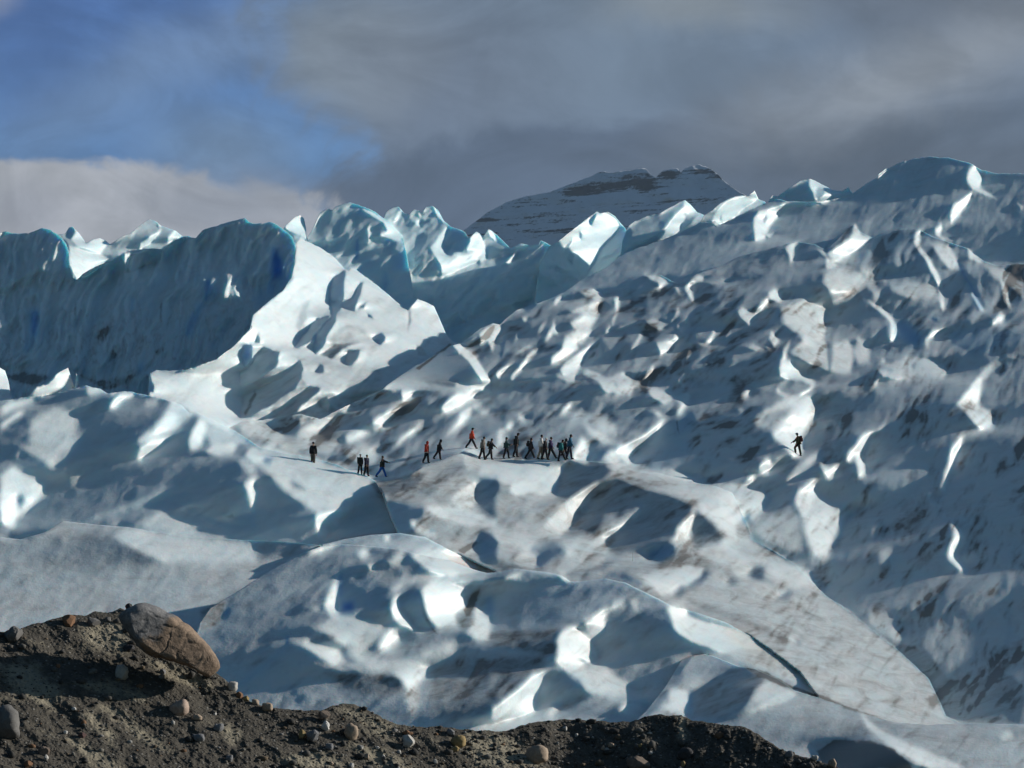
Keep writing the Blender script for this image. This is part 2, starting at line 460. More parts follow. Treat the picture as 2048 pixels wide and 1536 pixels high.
.8 3 - -|1860,1210 1850,1170 1890,1140 1875,1180
.6 4 - .5|1800,1170 1860,1150 1870,1180 1840,1190
.45 6 - .2|0,1320 100,1350 250,1345 350,1330 390,1350 300,1360 120,1380 0,1380
1 2 - -|480,1360 540,1345 530,1365
.8 3 - -|900,1230 950,1210 930,1235
.55 14 - .1|900,1330 1000,1280 1300,1310 1700,1350 2048,1370 2048,1536 1300,1536 1100,1450
@ 480 740 4
0 6 .1 .25|0,380 20,200 120,150 220,90 300,70 400,0 480,0 490,70 420,180 280,270 200,310 100,360
- 3 - .8|30,350 70,260 120,160 130,200 90,290 40,370
.75 6 - .3|100,100 200,30 300,0 390,0 340,60 220,90 140,130
.6 8 - .3|240,330 290,240 460,140 500,80 530,120 440,240 350,290 280,340
.03 6 - .35|260,380 400,270 560,130 650,150 540,250 400,370 290,420
.75 4 - -|400,430 420,400 460,350 440,400
.85 4 - -|460,420 500,370 540,380 500,430
.72 8 - .2|560,290 620,200 720,110 900,110 1150,100 1220,95 1150,170 1050,200 920,210 910,300 850,360 780,300 700,240 640,230 600,260
.92 8 - -|700,140 830,110 900,200 860,300 780,270 760,200
.6 8 - .3|540,420 600,330 700,320 720,280 780,330 740,420 660,500 540,540 440,530 480,470
0 4 .2 -|620,260 690,220 720,280 690,330 640,300
0 5 - .2|910,230 1050,200 1150,180 1290,160 1290,210 1230,290 1060,290 920,320
.03 6 - .45|600,540 700,450 900,300 1050,290 1000,350 850,430 700,510
.88 7 - .1|1060,400 1180,330 1290,290 1300,320 1230,410 1130,460 1060,450
.95 5 - -|1290,200 1320,130 1460,60 1440,130 1380,200 1320,260
.4 10 - .3|1420,70 1550,30 1700,80 1750,80 1720,150 1500,120
.97 5 - -|1600,310 1700,220 1760,170 1930,120 1900,200 1760,300 1640,350
.95 4 - -|1740,420 1760,350 1860,290 1840,360 1780,440 1640,540 1700,470
.9 5 - -|1240,610 1260,570 1360,480 1480,400 1440,460 1330,550
.5 4 - -|1110,720 1240,610 1300,570 1200,660
.6 5 - -|1920,370 1930,330 2000,310 1980,350
.8 3 - -|1860,290 1920,260 1930,270 1880,320
.55 12 - .35|0,390 200,420 370,540 280,600 100,540 0,500
.9 4 - -|100,490 220,490 200,510
.8 4 - -|230,460 320,510 370,545 300,530
.45 8 - .45|400,540 700,520 800,500 790,590 700,640 550,620 430,660 300,630 350,570
0 4 - -|780,590 830,520 830,590
.7 8 - .1|830,520 930,480 1050,500 960,560 860,590
.1 5 .1 -|620,690 660,650 760,650 850,740 750,730
.5 10 - .2|860,640 960,600 1100,620 1080,690 900,740 830,680
.1 4 - .5|270,630 300,590 350,640 500,620 550,640 420,670
.55 12 - .15|200,620 560,700 780,780 960,800 1060,860 1050,920 1090,1000 900,1100 600,1130 400,1010 250,850 100,740
.95 6 - -|40,690 90,640 180,650 260,690 180,750
.2 4 .6 -|170,730 200,690 270,700 240,750
.15 4 .1 -|380,910 430,890 560,970 480,950
.2 3 .2 -|230,990 270,960 280,1000
.98 5 - -|600,1230 620,1150 740,1130 880,1090 1000,1070 960,1120 850,1180 780,1260 730,1200 690,1330 650,1350
0 5 .15 .1|700,1360 760,1260 900,1150 1010,1080 1200,1050 1480,1090 1460,1170 1400,1220 1390,1290 1250,1310 950,1340
.45 6 - .45|1100,1010 1250,1000 1500,1050 1650,1070 1400,1070 1150,1050
.12 6 - .6|1040,900 1150,880 1400,830 1500,820 1400,950 1200,1000 1090,1000
.3 8 - .45|1400,960 1500,850 1700,760 1790,720 1800,780 1650,900 1500,1000
.9 3 - -|1380,840 1460,800 1470,815 1400,845
.97 5 - -|1790,690 1800,640 1870,630 1920,710 1900,770 1830,790
.97 4 - -|1690,1050 1760,960 1880,890 1900,930 1890,1010 1850,1100 1760,1100
.12 7 .3 -|1900,930 2048,850 2048,1180 1920,1120 1890,1020
.6 8 - .15|1480,1110 1530,1080 1600,1090 1700,1100 1950,1150 2048,1200 2048,1260 1800,1240 1620,1190 1560,1150
1 6 - -|1530,1120 1590,1100 1640,1180 1570,1160
.95 3 - -|1350,1240 1380,1200 1400,1200 1400,1250
.9 3 - -|1400,1290 1420,1270 1510,1280 1600,1320 1480,1320
.3 3 .5 -|1490,1310 1530,1270 1580,1290
.15 2 .2 -|250,1300 260,1280 300,1270 340,1280 310,1320
.1 3 .1 -|1160,1350 1220,1320 1370,1310 1290,1340 1200,1365
.85 2 - -|1160,1325 1195,1325 1190,1362 1165,1360
1 3 - -|550,1470 600,1430 740,1400 800,1395 700,1430 600,1460
@ 960 740 4
.95 4 - -|640,60 700,20 780,0 750,90 700,80
.85 5 - .1|820,30 860,5 960,40 1050,80 1100,70 1150,30 1200,80 1290,90 1350,0 1390,0 1360,90 1340,130 1230,140 1200,200 1080,180 1000,170 960,110 920,60
.3 5 - -|1060,130 1070,80 1120,110 1100,150
.75 6 - .15|1370,200 1340,140 1500,160 1600,220 1480,270 1420,250
.9 5 - .1|1600,110 1590,80 1640,30 1640,110 1620,150
.78 5 - .1|1570,240 1620,180 1690,200 1660,270 1590,370 1580,330 1620,270
.8 3 - -|1440,380 1370,320 1440,340 1460,370
1 4 - -|1090,640 1120,600 1200,580 1340,510 1420,430 1490,380 1470,420 1400,500 1350,570 1260,660 1210,740 1120,700
.8 3 - -|1200,500 1290,520 1350,510 1300,530
.75 8 - -|840,440 1000,540 1090,580 980,580 870,500
.4 12 - .15|870,350 1000,380 1080,440 1090,500 1000,530 900,430
.9 5 - -|640,360 660,310 740,240 720,310 670,360
.85 4 - -|310,400 310,345 370,390
.9 3 - -|210,480 220,440 260,415 240,480
.65 5 - -|140,600 140,500 190,450 170,560 200,600
.8 3 - -|390,520 450,480 430,500
.25 8 .1 -|270,480 330,380 410,400 400,470 350,480
.35 12 .1 -|740,330 830,330 920,400 850,440 800,420 700,440
.92 7 - -|750,660 790,600 820,530 850,600 870,680 860,740 740,720
0 4 .4 -|870,740 860,660 930,640 1090,600 1020,660 960,720
.7 5 - .1|960,720 1050,640 1100,650 1120,740 1050,740
0 6 .3 -|1210,740 1260,660 1350,580 1420,480 1490,400 1560,360 1600,500 1700,600 1680,700 1540,770 1420,800 1270,780
0 8 .5 -|1590,510 1570,450 1600,380 1700,320 1740,420 1660,500
- 2 - .8|1600,515 1570,470 1570,420 1580,400 1578,450
0 8 .15 .2|1060,400 1080,380 1350,300 1440,350 1380,450 1200,500 1150,570 1090,470
.62 14 - .1|0,740 200,730 420,740 640,740 620,800 480,850 400,870 250,900 200,900 0,860
.9 8 - .1|240,980 250,920 350,870 430,840 480,830 600,790 700,730 640,850 600,960 500,1000 400,980 300,1000
.82 8 .1 -|480,840 640,790 600,950 500,960
0 5 - -|610,1010 650,880 710,740 760,760 1000,750 1060,800 960,880 800,980 680,1030
.75 10 - .15|1020,770 1090,750 1250,780 1400,800 1530,790 1700,840 1650,900 1500,870 1300,860 1150,830
.95 4 - -|1430,890 1500,890 1640,930 1500,910
.7 5 - -|1640,905 1700,860 1780,850 1800,870 1700,910
.55 12 - .15|1580,930 1800,920 2020,910 2048,940 2048,1100 1900,1080 1800,1150 1760,1140 1750,1050 1500,980 1350,960
.97 4 - -|490,1280 560,1200 640,1100 750,1010 860,930 960,885 900,990 880,1080 780,1170 680,1280 630,1330
.9 4 - -|900,1370 960,1330 1100,1240 1210,1180 1320,1090 1280,1160 1180,1250 1050,1330 970,1380
.3 9 - .2|960,1240 1000,1170 1100,1140 1080,1200
0 6 - -|640,1340 780,1200 900,1090 940,980 1100,880 1300,960 1500,1000 1700,1080 1680,1200 1580,1330 1400,1400 1250,1440 1030,1450 1000,1420 1170,1280 1320,1080 1100,1180 900,1300
.98 5 - -|1550,1370 1580,1260 1700,1130 1720,1110 1690,1250 1660,1320 1700,1420 1600,1420
.12 6 .15 -|1700,1260 1730,1120 1860,1230 1950,1350 1900,1390 1720,1410 1680,1350
.7 12 - .15|1900,1100 2048,1060 2048,1340 1960,1300 1860,1200 1780,1150
0 4 .6 -|1340,1500 1370,1420 1500,1380 1550,1400 1560,1480 1450,1530 1400,1520
.9 4 - -|1280,1536 1300,1510 1400,1410 1350,1500
.5 14 - .3|60,1280 300,1210 480,1270 600,1350 850,1330 1000,1420 1020,1480 900,1536 500,1536 150,1400
.85 6 - -|100,1340 400,1350 430,1360 340,1390 150,1370
.15 6 - .3|0,1130 150,1200 300,1180 500,1080 600,1030 680,1030 400,1140 330,1190 200,1220 50,1180
0 6 .4 -|0,1290 100,1310 140,1400 130,1536 0,1536
1 3 - -|280,1510 340,1485 420,1490 440,1536 290,1536
.05 8 .4 -|0,860 80,860 160,900 150,960 80,1010 0,990
.1 3 .1 -|340,1050 380,1035 370,1055
.2 3 .2 -|320,820 370,790 350,815
.2 5 - .2|200,1130 230,1080 280,1080 250,1130
@ 1440 720 3.368
.78 7 - .1|400,60 420,0 480,0 560,100 640,150 620,170 540,130 440,130
.82 6 - .1|1060,60 1200,0 1400,0 1560,70 1500,110 1200,130 1100,110
.3 4 .2 -|1060,60 1120,40 1190,70 1120,80
.7 5 - -|1010,210 1040,150 1080,110 1060,170
.92 5 - -|130,250 160,220 210,185 190,240 170,260
.8 3 - -|120,335 150,320 140,345
.8 3 - -|300,345 330,325 310,360
.75 5 - -|380,220 390,190 410,220 520,250 640,160 620,190 540,260 440,250
.6 12 - .15|240,440 250,380 300,340 450,250 580,240 660,290 660,340 620,420 590,480 560,500 540,640 500,660 450,590 370,530 350,480 400,440 300,450
.85 9 - -|500,350 600,250 665,320 630,400 580,440
.88 7 - .1|370,520 360,480 430,460 500,570 560,580 540,650 490,640 430,560
0 10 - .3|600,480 660,400 700,280 850,300 900,500 700,600 580,580
.22 8 .05 -|260,430 310,360 470,320 460,380 350,440
.85 7 - -|1600,300 1640,240 1730,130 1790,55 1770,150 1740,280 1730,310 1800,340 1850,360 1840,420 1830,460 1760,470 1710,420 1640,330
.95 5 - -|1600,300 1740,120 1740,280 1700,320
.97 4 - -|920,700 910,600 960,500 1040,480 1000,560 970,640 980,770 940,800
.9 5 - -|850,680 860,630 930,570 910,640 880,690
.7 5 - -|1040,490 1130,415 1090,470
1 4 - -|1490,880 1510,800 1560,600 1640,485 1620,580 1570,700 1520,850 1510,910
.82 6 - .1|1400,920 1440,880 1430,940 1490,990 1480,1020 1600,1110 1660,1200 1650,1240 1600,1320 1680,1400 1640,1440 1540,1340 1540,1260 1580,1180 1560,1090 1460,1020 1470,990 1410,940
.97 6 - -|1540,1330 1570,1250 1590,1150 1640,1170 1655,1240 1600,1310
.8 6 - -|680,700 690,660 710,720 830,700 780,760 740,800 700,770
.97 6 - -|510,940 530,880 640,800 640,900 600,980 560,1050
.62 14 - .15|510,960 640,850 700,900 780,1000 900,930 850,1040 820,1150 760,1280 700,1350 620,1300 580,1200 550,1060
.92 6 - -|830,1000 910,930 860,1050 800,1100
.95 5 - -|250,760 260,710 320,660 350,700 430,650 400,700 310,760
.88 5 - -|160,850 190,800 240,770 220,820
.5 9 - .15|430,820 550,680 640,620 720,600 600,720 480,830
.75 12 - .1|0,850 150,840 330,900 350,920 330,990 220,1070 200,1020 80,960 0,1020
.7 10 - .15|0,1030 150,980 320,930 340,930 300,1010 160,1090 0,1130
0 2 .6 -|145,1090 160,1060 205,1030 200,1070 180,1095
.05 7 - .1|220,1070 360,920 480,800 600,720 690,690 640,790 520,880 500,960 380,990
.33 12 - .15|220,1150 230,1080 480,970 540,1060 560,1280 440,1290 300,1220
0 4 .3 .2|200,1190 300,1250 440,1320 500,1370 460,1350 330,1280 210,1210
.2 16 - .05|960,830 1050,720 1200,660 1400,680 1430,760 1300,850 1200,960 1100,960 1000,900
.8 6 - -|1020,1170 1060,1110 1110,1090 1070,1180 1040,1200
.3 14 - .15|1060,1280 1150,1260 1200,1400 1150,1470 1080,1400
0 4 .2 -|740,1370 740,1330 800,1280 900,1280 850,1360 780,1390
0 4 .2 -|780,1420 890,1380 820,1470 760,1500 740,1480
@ 1340 1060 2.893
.55 14 - .15|150,120 320,60 440,150 600,170 800,230 900,330 700,340 500,200 300,200
.78 7 - .1|0,260 80,210 200,220 180,280 80,350 0,360
.05 4 .15 -|80,340 200,240 240,250 180,310 60,370 20,380
.97 5 - -|360,210 400,195 480,200 430,260 480,290 400,260
.08 5 .2 -|440,270 480,220 550,210 540,280 600,300 500,290
.95 4 - -|480,320 600,345 680,345 640,400 560,380 510,350
.08 4 .2 -|600,400 680,350 720,370 680,400
.9 4 - -|310,290 330,270 330,310
.1 4 .1 -|330,310 340,275 410,290 370,320
.98 8 - -|20,500 60,490 200,540 400,590 560,690 300,700 120,640 30,570
.46 18 - .48|100,430 300,480 700,400 1080,540 1300,680 1550,880 1570,1000 1690,1110 1400,1110 1100,1040 800,920 600,840 400,760 250,700 560,690 400,580 200,500
.30 14 - .55|100,410 250,440 560,560 700,640 500,580 200,470
.9 3 - -|670,620 720,620 715,650
.95 3 - -|640,810 700,820 690,830
.9 2 - -|820,405 840,405 860,420
.1 2 - -|730,640 775,655 740,665
.1 2 - -|835,415 855,425 840,430
.05 4 .3 -|860,370 900,330 960,260 980,230 1040,210 1000,270 920,340
.8 4 - -|840,340 860,320 900,300 870,360
0 7 .1 .5|1050,480 1110,530 1250,640 1320,690 1500,860 1560,960 1600,1080 1700,1120 2048,1120 2048,900 1900,800 1750,900 1600,850 1480,700 1330,650 1180,560
.4 14 - .3|1120,520 1180,470 1260,480 1350,520 1430,420 1380,560 1320,660 1220,600
.18 16 - .2|1450,750 1480,600 1560,440 1700,400 1900,300 1960,400 1950,560 1900,750 1700,850 1520,780
.4 5 - .2|1960,300 1980,420 1970,600 1940,740 1940,600 1960,400
.05 4 .1 -|1925,290 1940,265 1945,290
.05 4 .1 -|1895,390 1905,350 1920,380
.45 8 - .2|460,980 500,920 560,870 620,860 720,950 600,980 500,1000
.8 7 .05 -|400,1080 520,1020 700,940 730,955 600,1010 440,1070
.02 6 - .5|120,930 200,900 350,800 480,800 560,850 470,960 420,1040 300,1090 140,1080
0 2 .5 -|112,930 130,925 140,1080 116,1080
.6 9 - .1|0,920 110,930 120,1060 0,1060
.2 9 .05 .1|0,730 140,700 300,740 450,790 350,810 250,860 100,860
.7 9 - .1|1100,1060 1200,1150 1350,1230 1500,1290 1700,1377 1500,1377 1300,1270 1150,1150
.75 6 - -|1300,1110 1500,1110 1700,1115 1400,1130
.6 6 - -|1900,1190 1960,1160 1990,1200 1930,1220
0 8 - .9|850,1280 950,1220 1150,1220 1290,1260 1400,1377 900,1377
.2 5 - .8|430,790 560,820 680,890 900,970 1130,1060 1250,1100 1100,1060 850,970 640,900 500,840
@ 400 1060 4
1 4 - -|860,195 920,150 1100,115 1000,165 900,190
.85 9 - -|1290,220 1260,190 1320,150 1350,200 1300,240
0 6 .15 -|1360,200 1400,160 1560,150 1540,200 1450,235 1380,225
.62 12 - -|1500,250 1620,170 1640,230 1600,300 1500,290
.98 9 - -|1700,200 1800,180 2048,190 2048,370 1950,360 1840,320 1760,260
.1 5 .1 -|1620,210 1640,180 1690,190 1690,230 1640,240
.92 4 - -|1340,280 1400,270 1410,310 1360,320
1 6 - -|1000,600 1020,530 1080,420 1110,330 1120,330 1095,430 1095,560 1090,670 1020,640
0 6 .2 -|1095,560 1095,430 1115,330 1140,340 1280,310 1400,390 1500,490 1480,560 1350,640 1300,650 1240,670 1150,680 1095,660
0 4 .8 -|1100,500 1110,360 1140,350 1150,560 1110,540
0 6 1 -|1110,660 1130,570 1230,560 1250,620 1220,670
.85 4 - -|1020,660 1150,685 1300,660 1280,680 1150,700 1050,690
.8 5 - -|1520,470 1640,430 1600,470 1530,490
.97 6 - -|1530,640 1540,550 1600,500 1600,580 1660,690 1710,760 1780,830 1600,760 1540,700
0 3 .3 -|1600,600 1620,500 1700,480 1760,500 1780,640 1790,740 1720,760 1640,690
.9 10 - .1|1780,480 1800,440 1920,430 2048,460 2048,760 1900,780 1850,730 1800,640
- 6 - .6|1760,510 1800,650 1880,800 1900,830 1850,800 1780,680
.2 4 .1 -|1660,410 1720,395 1760,410 1700,420
.88 12 - .1|1430,930 1480,830 1540,780 1600,810 1590,880 1500,960 1440,970
.05 8 .1 .2|1610,890 1610,840 1700,820 1780,840 1700,900
.78 10 - .2|780,900 850,900 1000,930 1120,950 1130,1020 1160,1060 1060,1080 940,1000 860,940
.62 10 - .3|920,1070 1100,1090 1250,1130 1160,1060 1300,1100 1400,1060 1700,1060 1760,1100 1640,1130 1400,1140 1200,1140
.48 16 - .2|1060,700 1350,680 1540,720 1450,830 1300,1000 1500,1050 1700,1000 1850,950 2048,880 2048,1000 1860,1120 1700,1250 1600,1200 1550,1100 1300,1090 1100,900 900,780
0 4 .05 .4|870,900 900,850 980,830 1090,850 1060,880 930,915
.8 3 - .3|830,890 870,860 860,910
.85 10 - .25|1560,1160 1700,1080 1830,1060 1820,1150 1740,1230 1720,1320 1680,1300 1620,1200
.5 10 - .4|1640,1300 1760,1250 1750,1400 1700,1480 1660,1400
0 3 .8 -|690,910 680,870 695,830 715,870 700,930
- 9 .35 -|240,1250 500,1080 690,930 700,950 500,1120 350,1260
0 2 .6 -|670,1130 700,1210 760,1290 790,1420 775,1300 700,1200
.25 9 - .6|0,640 200,540 200,620 160,750 0,820
0 4 .8 -|190,660 230,600 240,640 200,720
.05 18 - .55|1000,1140 1300,1110 1600,1170 1640,1250 1600,1300 1400,1330 1100,1250
.8 5 - -|900,630 960,610 930,645
@ 860 1060 4
.97 6 - -|0,200 200,210 330,260 460,310 350,340 150,360 0,340
.1 5 .15 -|60,370 120,355 230,380 220,420 90,410
.8 5 - -|230,380 300,430 400,480 320,460
.88 10 - .1|0,420 100,420 260,440 380,490 330,560 280,640 100,700 0,720
- 8 - .85|270,640 330,520 400,480 380,560 320,680 290,690
- 10 - .5|200,700 350,650 360,780 250,800
.7 7 - .2|370,600 430,560 420,640 480,700 490,780 460,880 380,880 300,820 350,700
0 7 .1 -|300,430 450,350 620,310 660,320 560,400 440,460 370,470
.75 7 - -|560,420 620,380 740,330 700,380 600,420
1 3 - -|1040,350 1090,380 1120,415 1070,400 1040,370
0 4 .7 -|440,680 440,540 500,520 520,640 490,690
0 10 .05 .05|560,450 800,450 1100,420 1400,400 1560,460 1600,560 1430,600 1240,680 1000,760 700,800 500,760 520,560
.22 10 .1 -|700,380 1000,360 1050,420 800,450 640,430
.75 10 - .1|1240,720 1330,660 1430,620 1400,700 1420,750 1380,830 1320,880 1250,830
.97 8 - -|1030,960 1020,880 1060,800 1160,770 1240,830 1300,870 1340,950 1350,1060 1280,1060 1200,1030 1250,1130 1150,1150 1050,1090 1000,1060
.6 14 - .3|1050,1090 1200,1100 1400,1100 1500,1180 1600,1240 1700,1310 1500,1330 1300,1320 1230,1290 1200,1200
.96 8 - .1|500,1430 640,1330 700,1280 830,1150 930,1150 900,1220 850,1320 870,1420 800,1480 600,1530 490,1530
.1 8 .1 -|1640,560 1700,520 1880,620 1900,700 1800,720 1700,640
.5 8 - -|1600,560 1660,560 1660,640 1620,620
.5 8 - -|1420,640 1480,560 1560,560 1540,620
.92 8 - -|1900,620 1960,600 2048,620 2048,850 1980,800 1940,720
.9 10 - .1|1500,1470 1560,1380 1680,1380 1720,1450 1620,1490
.05 8 .15 -|1700,1400 1740,1340 1900,1330 1830,1400 1730,1430
.6 9 - .1|1850,1400 2048,1380 2048,1480 1900,1450
0 7 .15 .3|860,1320 940,1230 960,1110 1020,1130 1150,1190 1210,1230 1230,1300 1260,1370 1060,1420 1050,1330 1000,1370 900,1400
.6 8 - .2|920,1480 1000,1390 1060,1360 1040,1430 960,1500
.06 22 - .55|0,1100 200,1030 600,1000 900,1030 940,1130 800,1170 650,1310 480,1420 300,1500 0,1500
.1 12 - .6|380,860 600,800 900,800 1020,780 1000,1000 600,950 450,920
1 4 - -|680,230 740,205 820,210 850,250 840,290 760,300 710,270
.05 5 .25 .2|790,130 870,120 1000,100 1080,150 1080,180 900,290 850,300 860,220 880,190 820,180
0 5 .5 -|380,220 380,120 420,20 470,30 540,80 530,200 430,240
- 4 - .9|230,170 330,100 380,90 350,130 270,190
.8 6 - -|540,70 700,60 800,60 860,110 720,110 560,80
.35 9 - .35|560,110 800,110 720,200 560,230 540,160
.55 14 - .25|1060,80 1300,60 1420,50 1400,150 1500,230 1300,310 1100,330 1000,310 1100,200
0 5 .1 .4|1080,350 1300,320 1450,250 1530,220 1400,300 1250,350 1100,370
0 6 - .1|1380,380 1450,340 1560,340 1680,400 1700,450 1560,420 1450,390
.75 9 - .15|1700,380 1780,350 1960,300 2048,290 2048,440 1950,510 1850,520 1780,450
0 4 .1 -|1940,510 2000,450 2048,440 2048,500 1980,530
"""
# ------------------------------------------------------------------ geometry helpers

def world_pt(px, py, D):
    """point D metres along the view axis that is seen at px, py"""
    x = (px - CX) / FPX * D
    u = -(py - CY) / FPX * D
    return x, D * CT - u * ST, D * ST + u * CT + CAMZ


def set_props(o, label=None, cat=None, group=None, kind=None):
    if label: o['label'] = label
    if cat: o['category'] = cat
    if group: o['group'] = group
    if kind: o['kind'] = kind
    return o


def mesh_from_arrays(name, verts, quads, mat, smooth=True):
    me = bpy.data.meshes.new(name)
    nv, nf = len(verts), len(quads)
    k = quads.shape[1]
    me.vertices.add(nv)
    me.vertices.foreach_set('co', np.ascontiguousarray(verts, dtype=np.float32).ravel())
    me.loops.add(nf * k)
    me.loops.foreach_set('vertex_index', np.ascontiguousarray(quads, dtype=np.int32).ravel())
    me.polygons.add(nf)
    me.polygons.foreach_set('loop_start', np.arange(0, nf * k, k, dtype=np.int32))
    me.update(calc_edges=True)
    me.validate()
    if smooth:
        me.polygons.foreach_set('use_smooth', np.ones(len(me.polygons), dtype=bool))
    if mat:
        me.materials.append(mat)
    return me


def point_colors(me, name, rgb):
    a = me.attributes.new(name, 'FLOAT_COLOR', 'POINT')
    full = np.ones((len(rgb), 4), dtype=np.float32)
    full[:, :3] = rgb
    a.data.foreach_set('color', full.ravel())


def hash2(ix, iy, seed):
    n = (ix.astype(np.int64) * 374761393 + iy.astype(np.int64) * 668265263 + seed * 2147483647 + seed * 1013) & 0xFFFFFFFF
    n = ((n ^ (n >> 13)) * 1274126177) & 0xFFFFFFFF
    n = n ^ (n >> 16)
    return (n & 0xFFFF).astype(np.float64) / 65535.0 * 2 - 1


def vnoise(x, y, seed=0):
    """smooth gradient-like noise, about -1..1"""
    ix, iy = np.floor(x), np.floor(y)
    fx, fy = x - ix, y - iy
    u = fx * fx * fx * (fx * (fx * 6 - 15) + 10)
    v = fy * fy * fy * (fy * (fy * 6 - 15) + 10)
    r = 0
    out = np.zeros_like(x, dtype=np.float64)
    for dx in (0, 1):
        for dy in (0, 1):
            gx = hash2(ix + dx, iy + dy, seed)
            gy = hash2(ix + dx, iy + dy, seed + 77)
            w = (u if dx else 1 - u) * (v if dy else 1 - v)
            out += w * (gx * (fx - dx) + gy * (fy - dy))
    return out * 1.6


def fbm(x, y, octaves=4, seed=0, gain=0.5):
    a, s, tot = 1.0, np.zeros_like(x, dtype=np.float64), 0.0
    for i in range(octaves):
        s += a * vnoise(x * 2 ** i, y * 2 ** i, seed + i * 13)
        tot += a
        a *= gain
    return s / tot


def polyline(txt):
    p = np.array([[float(c) for c in q.split(',')] for q in txt.split()])
    o = np.argsort(p[:, 0], kind='stable')
    return p[o]


# ------------------------------------------------------------------ the layers of the ice, near to far
# crest lines in frame units; (py, depth) pairs give the slope of the face below the crest
GBASE = [(320, 245), (460, 225), (600, 205), (750, 185), (920, 165), (1200, 144), (1450, 125), (1536, 118), (1800, 98)]


_p = np.arange(100, 2001, 10.0)
_d = np.interp(_p, [p for p, d in GBASE], [d for p, d in GBASE])
_d = np.where(_p < 320, 245 + (320 - _p) * 0.14, _d)
_d = np.where(_p > 1800, 98 - (_p - 1800) * 0.08, _d)
_k = np.exp(-0.5 * (np.arange(-24, 25) / 8.0) ** 2); _k /= _k.sum()
_e = np.concatenate([_d[0] - np.arange(24, 0, -1) * (_d[1] - _d[0]), _d, _d[-1] + np.arange(1, 25) * (_d[-1] - _d[-2])])
GBASE = list(zip(_p, np.convolve(_e, _k, 'valid')))       # the same slope without kinks


def gline(off, k=1.0):
    return [(p, d * k + off) for p, d in GBASE]


